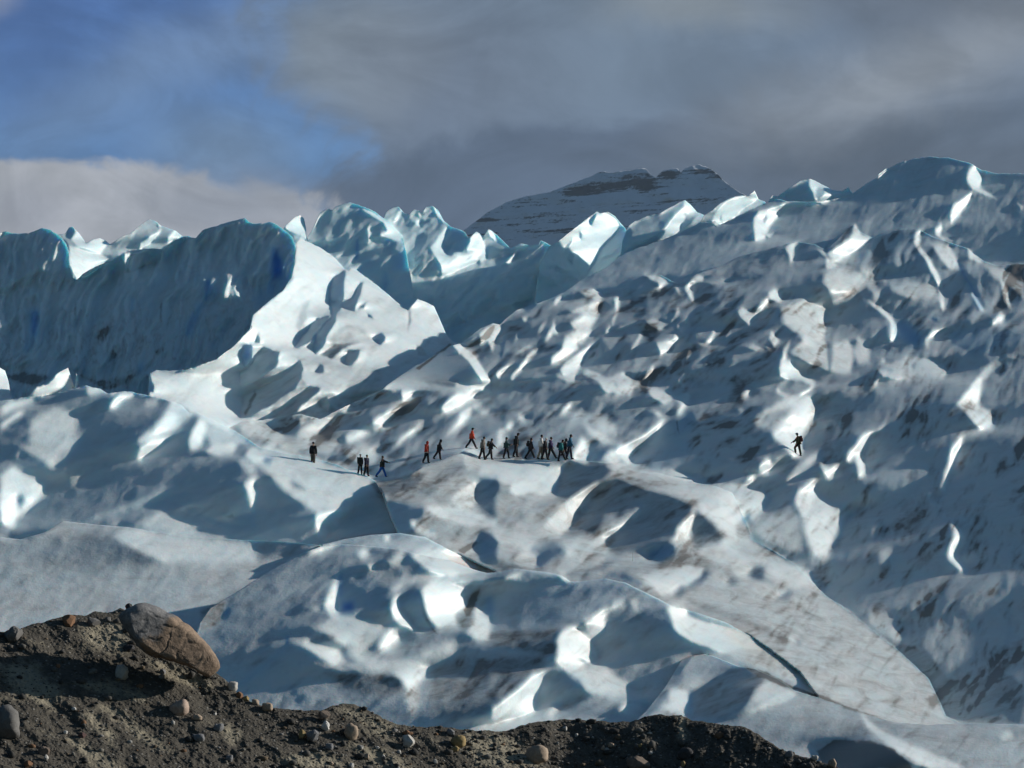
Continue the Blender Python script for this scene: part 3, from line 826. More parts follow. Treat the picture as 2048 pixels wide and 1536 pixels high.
LAYERS = [
 dict(n='front_ridge', xs=[(1250, 8), (1390, 6), (1600, 0)], clear=.1, base=.35, dirt=.35, roll=(14, .8), line=gline(-11),
      crest="1230,1480 1290,1425 1330,1375 1362,1322 1388,1304 1426,1312 1478,1333 1509,1337 1554,1357 1589,1381 1651,1400 1730,1428 1789,1444 1858,1450 1928,1446 2048,1449 2240,1450"),
 dict(n='front_dome', xs=[(1000, 0), (1200, 1.0), (1480, 5.0), (1700, 5.0)], clear=.15, base=.08, dirt=.15, roll=(20, .9), line=[(1090, 137), (1450, 119), (1800, 101)],
      crest="330,1420 380,1300 400,1245 420,1216 470,1186 540,1141 600,1108 640,1093 680,1089 720,1090 800,1098 840,1110 900,1121 950,1140 975,1146 1000,1144 1030,1137 1100,1145 1125,1152 1140,1163 1160,1163 1210,1157 1250,1165 1310,1194 1345,1212 1400,1227 1450,1244 1500,1272 1540,1300 1600,1345 1640,1400 1680,1470"),
 dict(n='low_sheet', clear=.1, base=.27, dirt=.28, roll=(14, .9), line=[(1040, 146), (1300, 129), (1450, 123), (1800, 110)],
      crest="-170,1085 -60,1072 0,1074 40,1079 90,1064 125,1042 180,1048 260,1055 380,1075 470,1079 560,1083 640,1090 700,1120 760,1180"),
 dict(n='dome_shoulder', xs=[(800, 0), (1000, 5.5), (1200, 6.5)], clear=.2, base=.25, dirt=.05, roll=(12, .9), line=[(1066, 146), (1150, 140), (1800, 128)],
      crest="600,1120 640,1090 690,1078 740,1070 800,1066 850,1074 880,1090 905,1103 960,1131 1010,1152 1060,1168 1110,1200"),
 dict(n='cone_ridge', clear=.2, base=.06, dirt=.05, roll=(9, .7), line=[(780, 166), (1080, 149), (1300, 140), (1800, 130)],
      crest="-170,810 -60,800 0,802 40,796 100,790 150,776 172,771 200,778 215,787 250,782 290,789 330,798 360,808 378,826 392,823 404,829 470,862 520,895 560,905 620,915 670,928 700,941 730,950 750,962 764,985 776,1020 792,1060 815,1110"),
 dict(n='plateau', clear=.03, base=.45, dirt=.45, roll=(7, .8), line=gline(0),
      crest="560,1200 600,1120 640,1075 690,1020 735,992 755,976 800,962 850,931 880,922 915,907 938,898 955,898 975,912 1000,918 1031,915 1060,921 1110,922 1140,918 1180,923 1220,926 1270,941 1320,946 1380,963 1430,972 1465,986 1490,1040 1505,1078 1530,1092 1588,1128 1651,1190 1703,1227 1724,1244 1772,1282 1796,1299 1858,1358 1878,1400 1893,1434 1928,1450 2000,1520"),
 dict(n='middle_slope', clear=.12, base=.05, dirt=.16, roll=(6, .6), line=gline(9),
      crest="430,960 450,860 480,845 540,838 600,828 640,838 700,808 760,781 800,752 830,732 870,709 900,692 925,684 960,657 985,646 1000,648 1030,622 1090,601 1130,594 1150,580 1185,577 1205,588 1218,580 1240,577 1262,562 1290,551 1320,550 1355,568 1370,560 1392,548 1440,532 1480,512 1540,497 1585,485 1597,483 1605,486 1630,489 1650,500 1668,486 1690,462 1707,449 1722,465 1750,477 1790,461 1815,457 1838,459 1862,472 1900,485 1935,497 1965,521 1990,531 2020,529 2048,527 2240,520"),
 dict(n='small_chunks', clear=.1, base=.9, dirt=.15, roll=(4, .6), line=[(730, 186), (820, 180)],
      crest="-170,730 -60,728 0,735 10,741 17,762 22,792 34,812 60,790 72,774 90,769 105,757 112,748 136,736 152,745 157,756 151,780 165,812 200,820"),
 dict(n='bright_rib', clear=.1, base=.92, dirt=.08, roll=(5, .6), line=[(450, 222), (600, 208), (850, 184)],
      crest="285,840 296,800 298,748 312,739 330,742 370,740 432,718 470,690 500,656 505,630 540,600 566,580 583,552 590,520 592,485 600,477 640,495 666,512 690,539 697,541 702,535 714,541 760,575 790,601 815,620 826,608 835,597 850,604 868,612 880,640 892,668 905,682 922,690 950,712 980,760"),
 dict(n='dark_wall', clear=.28, base=.07, dirt=.10, roll=(7, .8), line=[(437, 231), (600, 222), (790, 209)],
      crest="-170,475 -60,462 0,466 12,462 25,467 58,466 85,455 102,460 122,474 133,488 138,504 140,535 146,556 153,560 165,548 190,533 224,520 247,507 262,502 300,497 324,498 345,484 366,475 378,474 392,476 405,460 428,453 470,440 490,437 500,445 511,447 540,444 556,450 572,462 585,475 594,500 600,560 606,640"),
 dict(n='upper_ridge', clear=.28, base=.05, dirt=.08, roll=(8, .7), line=[(320, 262), (600, 217)],
      crest="1010,690 1050,630 1090,602 1130,583 1160,562 1210,537 1237,514 1270,498 1310,485 1357,467 1385,453 1400,446 1430,442 1440,449 1485,428 1517,413 1553,398 1580,403 1633,403 1677,397 1704,387 1737,365 1755,354 1774,338 1805,324 1830,317 1856,313 1900,316 1925,322 1945,328 1962,340 1989,346 2020,347 2048,346 2240,350"),
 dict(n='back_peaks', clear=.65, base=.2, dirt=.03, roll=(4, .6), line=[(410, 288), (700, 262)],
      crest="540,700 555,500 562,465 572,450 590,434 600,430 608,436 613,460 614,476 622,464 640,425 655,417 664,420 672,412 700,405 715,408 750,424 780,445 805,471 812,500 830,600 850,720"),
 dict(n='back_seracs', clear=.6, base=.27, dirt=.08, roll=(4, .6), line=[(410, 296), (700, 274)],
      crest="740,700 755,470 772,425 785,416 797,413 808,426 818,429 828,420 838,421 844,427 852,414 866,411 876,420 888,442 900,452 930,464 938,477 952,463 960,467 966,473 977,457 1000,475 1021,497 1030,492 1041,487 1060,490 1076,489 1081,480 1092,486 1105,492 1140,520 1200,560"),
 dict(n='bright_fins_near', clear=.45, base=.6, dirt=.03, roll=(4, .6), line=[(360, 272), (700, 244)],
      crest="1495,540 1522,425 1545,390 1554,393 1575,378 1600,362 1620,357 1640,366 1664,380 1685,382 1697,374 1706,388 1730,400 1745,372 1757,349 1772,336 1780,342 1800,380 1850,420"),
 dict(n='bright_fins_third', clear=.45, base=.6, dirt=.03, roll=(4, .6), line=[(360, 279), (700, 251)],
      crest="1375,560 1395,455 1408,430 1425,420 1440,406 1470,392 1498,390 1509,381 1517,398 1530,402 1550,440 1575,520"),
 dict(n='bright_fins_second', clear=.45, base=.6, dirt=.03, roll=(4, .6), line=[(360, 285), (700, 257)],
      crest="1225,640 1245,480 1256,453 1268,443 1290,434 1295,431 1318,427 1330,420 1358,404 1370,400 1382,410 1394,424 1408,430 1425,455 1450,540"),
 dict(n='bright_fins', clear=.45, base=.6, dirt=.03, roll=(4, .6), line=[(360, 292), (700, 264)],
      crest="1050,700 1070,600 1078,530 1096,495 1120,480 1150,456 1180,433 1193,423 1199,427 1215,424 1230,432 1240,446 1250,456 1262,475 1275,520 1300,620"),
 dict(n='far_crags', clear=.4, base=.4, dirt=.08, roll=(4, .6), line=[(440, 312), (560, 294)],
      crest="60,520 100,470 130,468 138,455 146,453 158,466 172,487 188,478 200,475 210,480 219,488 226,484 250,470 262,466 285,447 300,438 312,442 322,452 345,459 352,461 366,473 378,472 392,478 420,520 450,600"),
]
MORAINE = dict(n='moraine', line=[(1200, 45.2), (1250, 44.3), (1536, 39.6), (1800, 34.5)], roll=(9, .9),
      crest="-170,1300 -80,1275 0,1266 20,1262 40,1258 60,1250 100,1240 125,1233 150,1228 170,1231 190,1224 215,1226 240,1216 300,1240 400,1320 432,1345 455,1362 475,1388 500,1402 530,1412 560,1418 600,1421 640,1421 665,1412 690,1406 712,1410 745,1425 775,1440 800,1450 850,1454 880,1453 930,1458 990,1463 1012,1462 1040,1452 1080,1442 1150,1438 1180,1441 1230,1444 1260,1444 1290,1434 1318,1428 1340,1432 1360,1430 1385,1440 1410,1443 1450,1450 1490,1453 1505,1462 1530,1478 1560,1497 1600,1512 1650,1526 1690,1542 1760,1560 1900,1600 2240,1650")

GX0, GX1, GY0, GY1, GS = -160, 2216, 296, 1624, 2
gx = np.arange(GX0, GX1, GS, dtype=np.float64)
gy = np.arange(GY0, GY1, GS, dtype=np.float64)
PX, PY = np.meshgrid(gx, gy)
NYG, NXG = PX.shape


def line_depth(L, py):
    ps = np.array([p for p, d in L['line']], dtype=float)
    ds = np.array([d for p, d in L['line']], dtype=float)
    o = np.interp(py, ps, ds)
    s0 = (ds[1] - ds[0]) / (ps[1] - ps[0]); s1 = (ds[-1] - ds[-2]) / (ps[-1] - ps[-2])
    o = np.where(py < ps[0], ds[0] + (py - ps[0]) * s0, o)
    o = np.where(py > ps[-1], ds[-1] + (py - ps[-1]) * s1, o)
    if 'floor' in L:
        g = np.interp(py, [p for p, d in GBASE], [d for p, d in GBASE])
        o = np.where(py > ps[-1], np.maximum(o, g + L['floor']), o)
    return o


# stretches of a crest that are only a furrow: there the sheet runs on under its neighbour
CREASE = {'plateau': [(1440, 2300), (300, 752)], 'front_dome': [(1330, 1900)], 'front_ridge': [(1100, 1392)], 'dome_shoulder': [(985, 1300)],
          'cone_ridge': [(735, 900)], 'low_sheet': [(240, 800)]}


def side_shift(L, px):
    if 'xs' not in L:
        return np.zeros_like(px, dtype=float)
    t = np.arange(-400, 2600, 10.0)
    v = np.interp(t, [a for a, b_ in L['xs']], [b_ for a, b_ in L['xs']])
    k_ = np.exp(-0.5 * (np.arange(-20, 21) / 7.0) ** 2)
    v = np.convolve(np.pad(v, 20, 'edge'), k_ / k_.sum(), 'valid')
    return np.interp(px, t, v)


def crease_at(L, px):
    c = np.zeros_like(px, dtype=float)
    for c0, c1 in CREASE.get(L['n'], []):
        c = np.maximum(c, np.clip(np.minimum(px - c0, c1 - px) / 30, 0, 1))
    return c


def crest_at(L, px):
    p = L['P']
    t = np.interp(px, p[:, 0], p[:, 1])
    return t + L['jit'] * fbm(px / 16.0, np.full_like(px, 3.7), 3, L['seed']) * 2.2


for i, L in enumerate(LAYERS + [MORAINE]):
    L['P'] = polyline(L['crest'])
    if 7 <= i < len(LAYERS):
        L['floor'] = 2.0 + 2.0 * (i - 6)
    L['seed'] = 11 + 7 * i
    L['jit'] = 1.0 if L['roll'][0] < 10 else 0.35
    if L['n'] == 'moraine':
        L['jit'] = 1.6
    L['xa'], L['xb'] = L['P'][0, 0], L['P'][-1, 0]

# who is seen where
owner = np.full(PX.shape, -1)
best = np.full(PX.shape, 1e9)
for i, L in enumerate(LAYERS):
    T = crest_at(L, gx)
    d = line_depth(L, PY) + side_shift(L, gx)[None, :]
    ok = (PY >= T[None, :]) & (PX >= L['xa']) & (PX <= L['xb']) & (d < best)
    owner[ok] = i
    best[ok] = d[ok]

# ------------------------------------------------------------------ strokes -> fields on the grid
S = np.zeros(PX.shape); DIRT = np.zeros(PX.shape); BLUE = np.zeros(PX.shape)
for i, L in enumerate(LAYERS):
    k = owner == i
    S[k] = L['base']; DIRT[k] = L['dirt']


def read_strokes(txt):
    x0 = y0 = 0.0; sc = 1.0
    out = []
    for ln in txt.strip().splitlines():
        if ln.startswith('@'):
            _, a, b_, c = ln.split()
            x0, y0, sc = float(a), float(b_), float(c)
            continue
        head, pts = ln.split('|')
        s, soft, bl, di = head.split()
        p = np.array([[float(v) for v in q.split(',')] for q in pts.split()]) / sc + np.array([x0, y0])
        q = np.roll(p, -1, 0)
        area = abs((p[:, 0] * q[:, 1] - q[:, 0] * p[:, 1]).sum()) / 2
        f = lambda t: None if t == '-' else float(t)
        out.append((area, f(s), float(soft), f(bl), f(di), p))
    out.sort(key=lambda t: -t[0])
    return out


wx = PX + 3.0 * fbm(PX / 18, PY / 18, 3, 5)
wy = PY + 3.0 * fbm(PX / 18, PY / 18, 3, 91)
for area, s, soft, bl, di, p in read_strokes(STROKES):
    pad = soft + 6
    c0 = max(0, int((p[:, 0].min() - pad - GX0) / GS)); c1 = min(NXG, int((p[:, 0].max() + pad - GX0) / GS) + 2)
    r0 = max(0, int((p[:, 1].min() - pad - GY0) / GS)); r1 = min(NYG, int((p[:, 1].max() + pad - GY0) / GS) + 2)
    if c1 <= c0 or r1 <= r0:
        continue
    x, y = wx[r0:r1, c0:c1], wy[r0:r1, c0:c1]
    ins = np.zeros(x.shape, bool); dist = np.full(x.shape, 1e9)
    q = np.roll(p, -1, 0)
    for (ax, ay), (bx, by) in zip(p, q):
        dx, dy = bx - ax, by - ay
        t = np.clip(((x - ax) * dx + (y - ay) * dy) / (dx * dx + dy * dy + 1e-9), 0, 1)
        dist = np.minimum(dist, np.hypot(x - ax - t * dx, y - ay - t * dy))
        cr = (ay > y) != (by > y)
        ins ^= cr & (x < dx * (y - ay) / (dy if abs(dy) > 1e-9 else 1e-9) + ax)
    sdist = np.where(ins, dist, -dist)
    a = np.clip((sdist + soft * 0.6) / (soft * 1.2), 0, 1)
    a = a * a * (3 - 2 * a)
    if s is not None:
        S[r0:r1, c0:c1] += a * (s - S[r0:r1, c0:c1])
    if bl is not None:
        BLUE[r0:r1, c0:c1] += a * (bl - BLUE[r0:r1, c0:c1])
    if di is not None:
        DIRT[r0:r1, c0:c1] += a * (di - DIRT[r0:r1, c0:c1])

def blur(F, sig):
    k = np.arange(-int(3 * sig) - 1, int(3 * sig) + 2)
    w = np.exp(-0.5 * (k / sig) ** 2); w /= w.sum()
    G = sum(wi * np.roll(F, ki, 0) for ki, wi in zip(k, w))
    return sum(wi * np.roll(G, ki, 1) for ki, wi in zip(k, w))


soft_layers = np.isin(owner, [i for i, L in enumerate(LAYERS) if L['n'] in ('front_ridge', 'front_dome', 'low_sheet', 'dome_shoulder', 'cone_ridge', 'plateau', 'middle_slope')])
crisp = np.clip((840 - PY) / 80, 0, 1)
S = np.where(soft_layers, crisp * blur(S, 0.9) + (1 - crisp) * blur(S, 1.9), S)
BLUE = np.maximum(blur(BLUE, 3.0), 0.75 * blur(BLUE, 1.0))

# the flow grain of the ice runs up to the right; small lumps everywhere
ca, sa = math.cos(R(35)), math.sin(R(35))
al = (PX * ca - PY * sa); ac = (PX * sa + PY * ca)
grain = fbm(al / 60, ac / 22, 4, 301, 0.6)
lumps = fbm(PX / 26, PY / 22, 4, 401, 0.6)
small = fbm(PX / 11, PY / 9, 3, 441, 0.6)
flute = fbm(PX / 14 + PY / 60, PY / 70, 4, 501, 0.55)
names = [L['n'] for L in LAYERS]
def is_in(*n):
    return np.isin(owner, [names.index(k) for k in n])
wall = is_in('dark_wall')
# ridges and gullies: sharp crests that follow the flow, two sizes, bent by a slow swirl
swx = 26 * fbm(PX / 150, PY / 130, 3, 610); swy = 22 * fbm(PX / 150, PY / 130, 3, 640)
steep = np.clip((PX - 1450) / 350, 0, 1)
def along(deg):
    c_, s_ = math.cos(R(deg)), math.sin(R(deg))
    x, y = PX + swx, PY + swy
    return x * c_ - y * s_, x * s_ + y * c_
def ridged(deg, la, lc, seed, oct_=4):
    u, v = along(deg)
    return 1 - np.clip(2.4 * np.abs(fbm(u / la, v / lc, oct_, seed, 0.55)), 0, 1)
big_r = (1 - steep) * ridged(38, 170, 62, 700) + steep * ridged(58, 190, 66, 720)
small_r = (1 - steep) * ridged(36, 70, 24, 740) + steep * ridged(56, 74, 26, 760)
wall_r = ridged(66, 170, 46, 780); wall_s = ridged(72, 70, 20, 800)
HBIG = np.zeros(PX.shape); HSML = np.zeros(PX.shape); SRG = np.zeros(PX.shape); DRG = np.zeros(PX.shape)
for nm, hb_, hs_, sr, dr in [('middle_slope', .50, .05, .22, .85), ('plateau', .13, .035, .12, .34), ('cone_ridge', .10, .015, .14, .12), ('front_dome', .09, .015, .16, .3),
                             ('low_sheet', .09, .015, .10, .15), ('dome_shoulder', .15, .05, .1, .1), ('front_ridge', .25, .10, .15, .3), ('bright_rib', .30, .16, .0, .2), ('upper_ridge', .35, .10, .10, .12),
                             ('back_peaks', .80, .24, .15, .0), ('back_seracs', .95, .30, .36, .10), ('bright_fins', .3, .16, .1, .0), ('bright_fins_second', .3, .16, .1, .0), ('bright_fins_third', .3, .16, .1, .0), ('bright_fins_near', .3, .16, .1, .0), ('far_crags', .4, .2, .1, .1), ('small_chunks', .2, .15, .0, .2)]:
    k = is_in(nm)
    HBIG[k], HSML[k], SRG[k], DRG[k] = hb_, hs_, sr, dr
calm = 1 - 0.85 * np.clip((PY - 740) / 160, 0, 1) * np.clip((PX - 1250) / 200, 0, 1)
HSML *= calm; SRG *= calm; HBIG *= 1 - 0.75 * (1 - calm); S = S - 0.02 * (1 - calm) * (1 - np.clip(2 * S, 0, 1))
HBIG, HSML, SRG, DRG = (blur(F, 2.5) for F in (HBIG, HSML, SRG, DRG))
keep = 1 - 0.75 * np.clip(S, 0, 1)
S = S + SRG * (0.6 * big_r + 0.6 * small_r - 0.42) * (1 - np.clip(S * 1.3, 0, 1)) * np.where(BLUE > 0.2, 0.3, 1)
trough = np.clip(0.75 - 0.55 * big_r - 0.55 * small_r, 0, 1)
DIRT = np.clip(DIRT + DRG * 1.7 * trough, 0, 1)
DIRT = np.where(wall, np.clip(DIRT + 0.38 * np.clip(wall_s - 0.78, 0, 1) / 0.22 * np.clip((PY - 560) / 120, 0.15, 1), 0, 1), DIRT)
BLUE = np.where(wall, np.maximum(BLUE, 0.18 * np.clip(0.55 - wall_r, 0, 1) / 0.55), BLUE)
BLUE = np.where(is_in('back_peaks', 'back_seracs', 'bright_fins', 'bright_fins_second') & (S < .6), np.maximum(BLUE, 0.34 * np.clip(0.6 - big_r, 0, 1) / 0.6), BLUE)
DETAIL = keep * (HBIG * (1 - big_r) + HSML * (1 - small_r)) + np.where(wall, 1.5 * (1 - wall_r) + 0.22 * (1 - wall_s), 0)
DETAIL = np.where(soft_layers, blur(DETAIL, 1.6), blur(DETAIL, 0.7))
amp = np.where(wall, 0.0, np.where(soft_layers, 0.15, 0.22))
S = np.clip(S + amp * (0.55 * grain + 0.5 * lumps + 0.35 * small) * (0.35 + 1.3 * np.clip(S, 0, 1) * (1.25 - np.clip(S, 0, 1))), -0.15, 1.1)
S = S + np.where(wall, 0.16 * flute + 0.30 * lumps + 0.3 * grain + 0.1 * small, 0)

# ------------------------------------------------------------------ relief: surfaces that turn towards or away from the sun as S says
KX = np.fft.fftfreq(NXG + 160) * 2 * np.pi
KY = np.fft.fftfreq(NYG + 160) * 2 * np.pi
KXX, KYY = np.meshgrid(KX, KY)
LAM, MU = 0.10, (1 / 110.0) ** 2
DEN = KXX ** 2 + LAM * KYY ** 2 + MU


def solve(g):
    gp = np.zeros((NYG + 160, NXG + 160))
    gp[80:-80, 80:-80] = g
    return np.real(np.fft.ifft2(np.conj(1j * KXX) * np.fft.fft2(gp) / DEN))[80:-80, 80:-80]


OFF = np.where(is_in('middle_slope'), 0.16 - 0.11 * (calm - .15), np.where(is_in('cone_ridge', 'front_dome', 'plateau', 'low_sheet'), 0.08, 0.10))
S = np.where(soft_layers & (S > 0), S * (1.12 + 0.16 * (1 - calm)), S)
DFRONT = np.full(PX.shape, -1e9)
for i, L in enumerate(LAYERS):
    D0 = line_depth(L, PY)
    T = crest_at(L, gx)[None, :]
    reg = (PY >= T - 4) & (PX >= L['xa']) & (PX <= L['xb'])
    own = owner == i
    near = own.copy()
    for sh in range(1, 10):          # a margin round what is seen
        near |= np.roll(own, sh, 0) | np.roll(own, -sh, 0) | np.roll(own, sh, 1) | np.roll(own, -sh, 1)
    reg &= near
    mpp = D0 / FPX
    w, rr = L['roll']
    roll = (1 - crease_at(L, gx))[None, :] * rr * w * mpp * (1 - np.sqrt(np.clip(1 - (1 - np.clip((PY - T) / w, 0, 1)) ** 2, 0, 1)))
    D0 = D0 + side_shift(L, gx)[None, :]
    base = D0 + roll
    h = np.zeros(PX.shape)
    corr = np.zeros(PX.shape)
    for it in range(4):
        d = base + h
        Dx = np.gradient(d, GS, axis=1) / mpp
        Dz = -np.gradient(d, GS, axis=0) / mpp
        Dz = np.clip(Dz, -3, 6); Dx = np.clip(Dx, -6, 6)
        nn = np.sqrt(1 + Dx ** 2 + Dz ** 2)
        ndl = (LC[0] * Dx - LC[1] + LC[2] * Dz) / nn
        want = -OFF + 0.97 * S
        if it == 0:
            D0z = np.clip(-np.gradient(base, GS, axis=0) / mpp, -1, 4)
            thr = (LC[1] - LC[2] * D0z) / LC[0]
            g = thr + np.sqrt(1 + D0z ** 2) * want * 1.05
        else:
            g = g + 0.8 * (want - ndl) * np.minimum(nn, 3.0)
        g = np.clip(g, -2.2, 3.2)
        h = solve(np.where(reg, g, 0) * mpp * GS)
    h += DETAIL * blur(own.astype(float), 2.0)
    # where a nearer layer is seen this one stays behind it
    hid = (owner >= 0) & (owner < i)
    push = np.where(hid, np.clip(DFRONT + 0.5 - (base + h), 0, 40), 0)
    h = h + push
    DFRONT = np.where(own, base + h, DFRONT)
    # along a furrow the farther sheet starts where the nearer one ends
    for j in range(i):
        N = LAYERS[j]
        cj = 0 * gx
        if cj.max() <= 0 or 'D' not in N or N['n'] in ('middle_slope', 'cone_ridge', 'low_sheet'):
            continue
        Tj = N['T']
        r = np.clip(((Tj - GY0) / GS).astype(int) + 2, 3, NYG - 1)
        cols = np.arange(NXG)
        use = (cj > 0) & (owner[np.clip(r - 5, 0, NYG - 1), cols] == i) & (owner[r, cols] == j)
        gap = np.where(use, np.clip((base + h)[r, cols] - N['D'][r, cols] - 0.15, 0, 4.5), 0) * cj
        k_ = np.exp(-0.5 * (np.arange(-120, 121) / 36.0) ** 2)
        wts = np.convolve(use.astype(float), k_, 'same')
        gap = np.where(wts > 1e-6, np.convolve(gap, k_, 'same') / np.maximum(wts, 1e-6), 0) * (lambda q_: q_ * q_ * (3 - 2 * q_))(np.clip(wts / k_.sum() * 1.25 - 0.1, 0, 1))
        up_ = Tj[None, :] - PY
        h = h - gap[None, :] * np.where(up_ > 0, np.exp(-np.clip(up_, 0, None) / 110.0), 1.0) * (up_ > -60) + np.where((up_ < 0) & (gap[None, :] != 0), np.clip(-up_ * 0.05, 0, 3), 0)
    L['D'] = base + h
    L['h'] = h
    L['T'] = T[0]
    # lowest row where this layer is seen
    rows = np.where(own, PY, -1).max(axis=0)
    rows = np.where(rows < 0, T[0], rows)
    L['bot'] = (rows[None, :] - 0.9 * np.abs(gx[None, :] - gx[:, None])).max(axis=1)


def bil(F, px, py):
    fx = np.clip((px - GX0) / GS, 0, NXG - 1.001); fy = np.clip((py - GY0) / GS, 0, NYG - 1.001)
    ix, iy = fx.astype(int), fy.astype(int)
    tx, ty = fx - ix, fy - iy
    return (F[iy, ix] * (1 - tx) * (1 - ty) + F[iy, ix + 1] * tx * (1 - ty) + F[iy + 1, ix] * (1 - tx) * ty + F[iy + 1, ix + 1] * tx * ty)


def face_depth(L, px, py):
    T = crest_at(L, px)
    D0 = line_depth(L, py)
    w, rr = L['roll']
    s = np.clip((py - T) / w, 0, 1)
    D = D0 + side_shift(L, px) + (1 - crease_at(L, px)) * rr * w * D0 / FPX * (1 - np.sqrt(np.clip(1 - (1 - s) ** 2, 0, 1)))
    if 'h' in L:
        D = D + bil(L['h'], px, py)
        bot = np.interp(px, gx, L['bot'])
        D = D + 0.12 * np.clip(py - bot - 4, 0, None)
    return D


def ice_depth(px, py):
    """depth of the ice seen at px, py"""
    a = np.array([float(px)]); b_ = np.array([float(py)])
    r = 1e9
    for L in LAYERS:
        if L['xa'] <= px <= L['xb'] and py >= crest_at(L, a)[0] - 0.5:
            r = min(r, face_depth(L, a, b_)[0])
    return r


def layer_mesh(L, mat, step=2.0, rowstep=2.0, lo=None, paint=True):
    xs = np.arange(max(L['xa'], GX0), min(L['xb'], GX1 - GS) + 0.1, step)
    T = crest_at(L, xs)
    B = (np.interp(xs, gx, L['bot']) + 36) if lo is None else np.full_like(xs, lo)
    B = np.maximum(B, T + 30)
    tops = np.array([0, .35, .8, 1.4, 2.2, 3.2, 4.5, 6.0, 8.0])
    ys = np.arange(T.min() + 9, B.max() + rowstep, rowstep)
    py = np.vstack([T[None, :] + tops[:, None], np.minimum(np.maximum(ys[:, None], T[None, :] + 9.5), B[None, :])])
    px = np.broadcast_to(xs[None, :], py.shape)
    D = face_depth(L, px.copy(), py)
    X, Y, Z = world_pt(px, py, D)
    # back of the crest: rounds over and falls away
    tt = np.array([26, 14, 7, 3.2, 1.3, 0.45])
    dz = np.array([17, 8.5, 3.6, 1.25, 0.3, 0.05])
    if L['n'] == 'moraine':
        tt = tt * 0.4; dz = dz * 0.35
    rx, ry = (X[0]) / D[0], (Y[0]) / D[0]
    cr = crease_at(L, xs)
    dzz = dz[:, None] * (1 - 0.75 * cr[None, :])
    XB = X[0][None, :] + tt[:, None] * rx[None, :]
    YB = Y[0][None, :] + tt[:, None] * ry[None, :]
    ZB = Z[0][None, :] - dzz
    V = np.stack([np.vstack([XB, X]), np.vstack([YB, Y]), np.vstack([ZB, Z])], -1)
    m, k = V.shape[:2]
    idx = np.arange(m * k).reshape(m, k)
    q = np.stack([idx[:-1, :-1], idx[1:, :-1], idx[1:, 1:], idx[:-1, 1:]], -1).reshape(-1, 4)
    pyv = np.vstack([np.tile(T, (6, 1)) - np.arange(6, 0, -1)[:, None], py]).ravel()
    keep = (pyv[q].max(axis=1) - pyv[q].min(axis=1)) > 0
    flat = (pyv[q[:, 0]] == pyv[q[:, 1]]) & (pyv[q[:, 2]] == pyv[q[:, 3]])
    q = q[keep & ~flat]
    me = mesh_from_arrays(L['n'], V.reshape(-1, 3), q, mat)
    if paint:
        pd, pb = bil(DIRT, px.copy(), py), bil(BLUE, px.copy(), py)
        c = np.zeros((m, k, 3))
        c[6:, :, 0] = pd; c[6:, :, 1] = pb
        c[:6, :, 0] = pd[0]; c[:6, :, 1] = 0
        rim = np.exp(-np.clip(py - T[None, :], 0, None) / 13.0) * (0.01 + 0.2 * L['clear']) * (1 - cr[None, :])     # cyan tint painted along the crests for light coming through thin ice
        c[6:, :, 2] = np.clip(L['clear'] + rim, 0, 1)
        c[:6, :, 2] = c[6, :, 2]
        point_colors(me, 'paint', c.reshape(-1, 3))
    return me
# ------------------------------------------------------------------ materials

def new_mat(name):
    m = bpy.data.materials.new(name)
    m.use_nodes = True
    nt = m.node_tree
    b = NB(nt)
    p = nt.nodes['Principled BSDF']
    return m, b, p


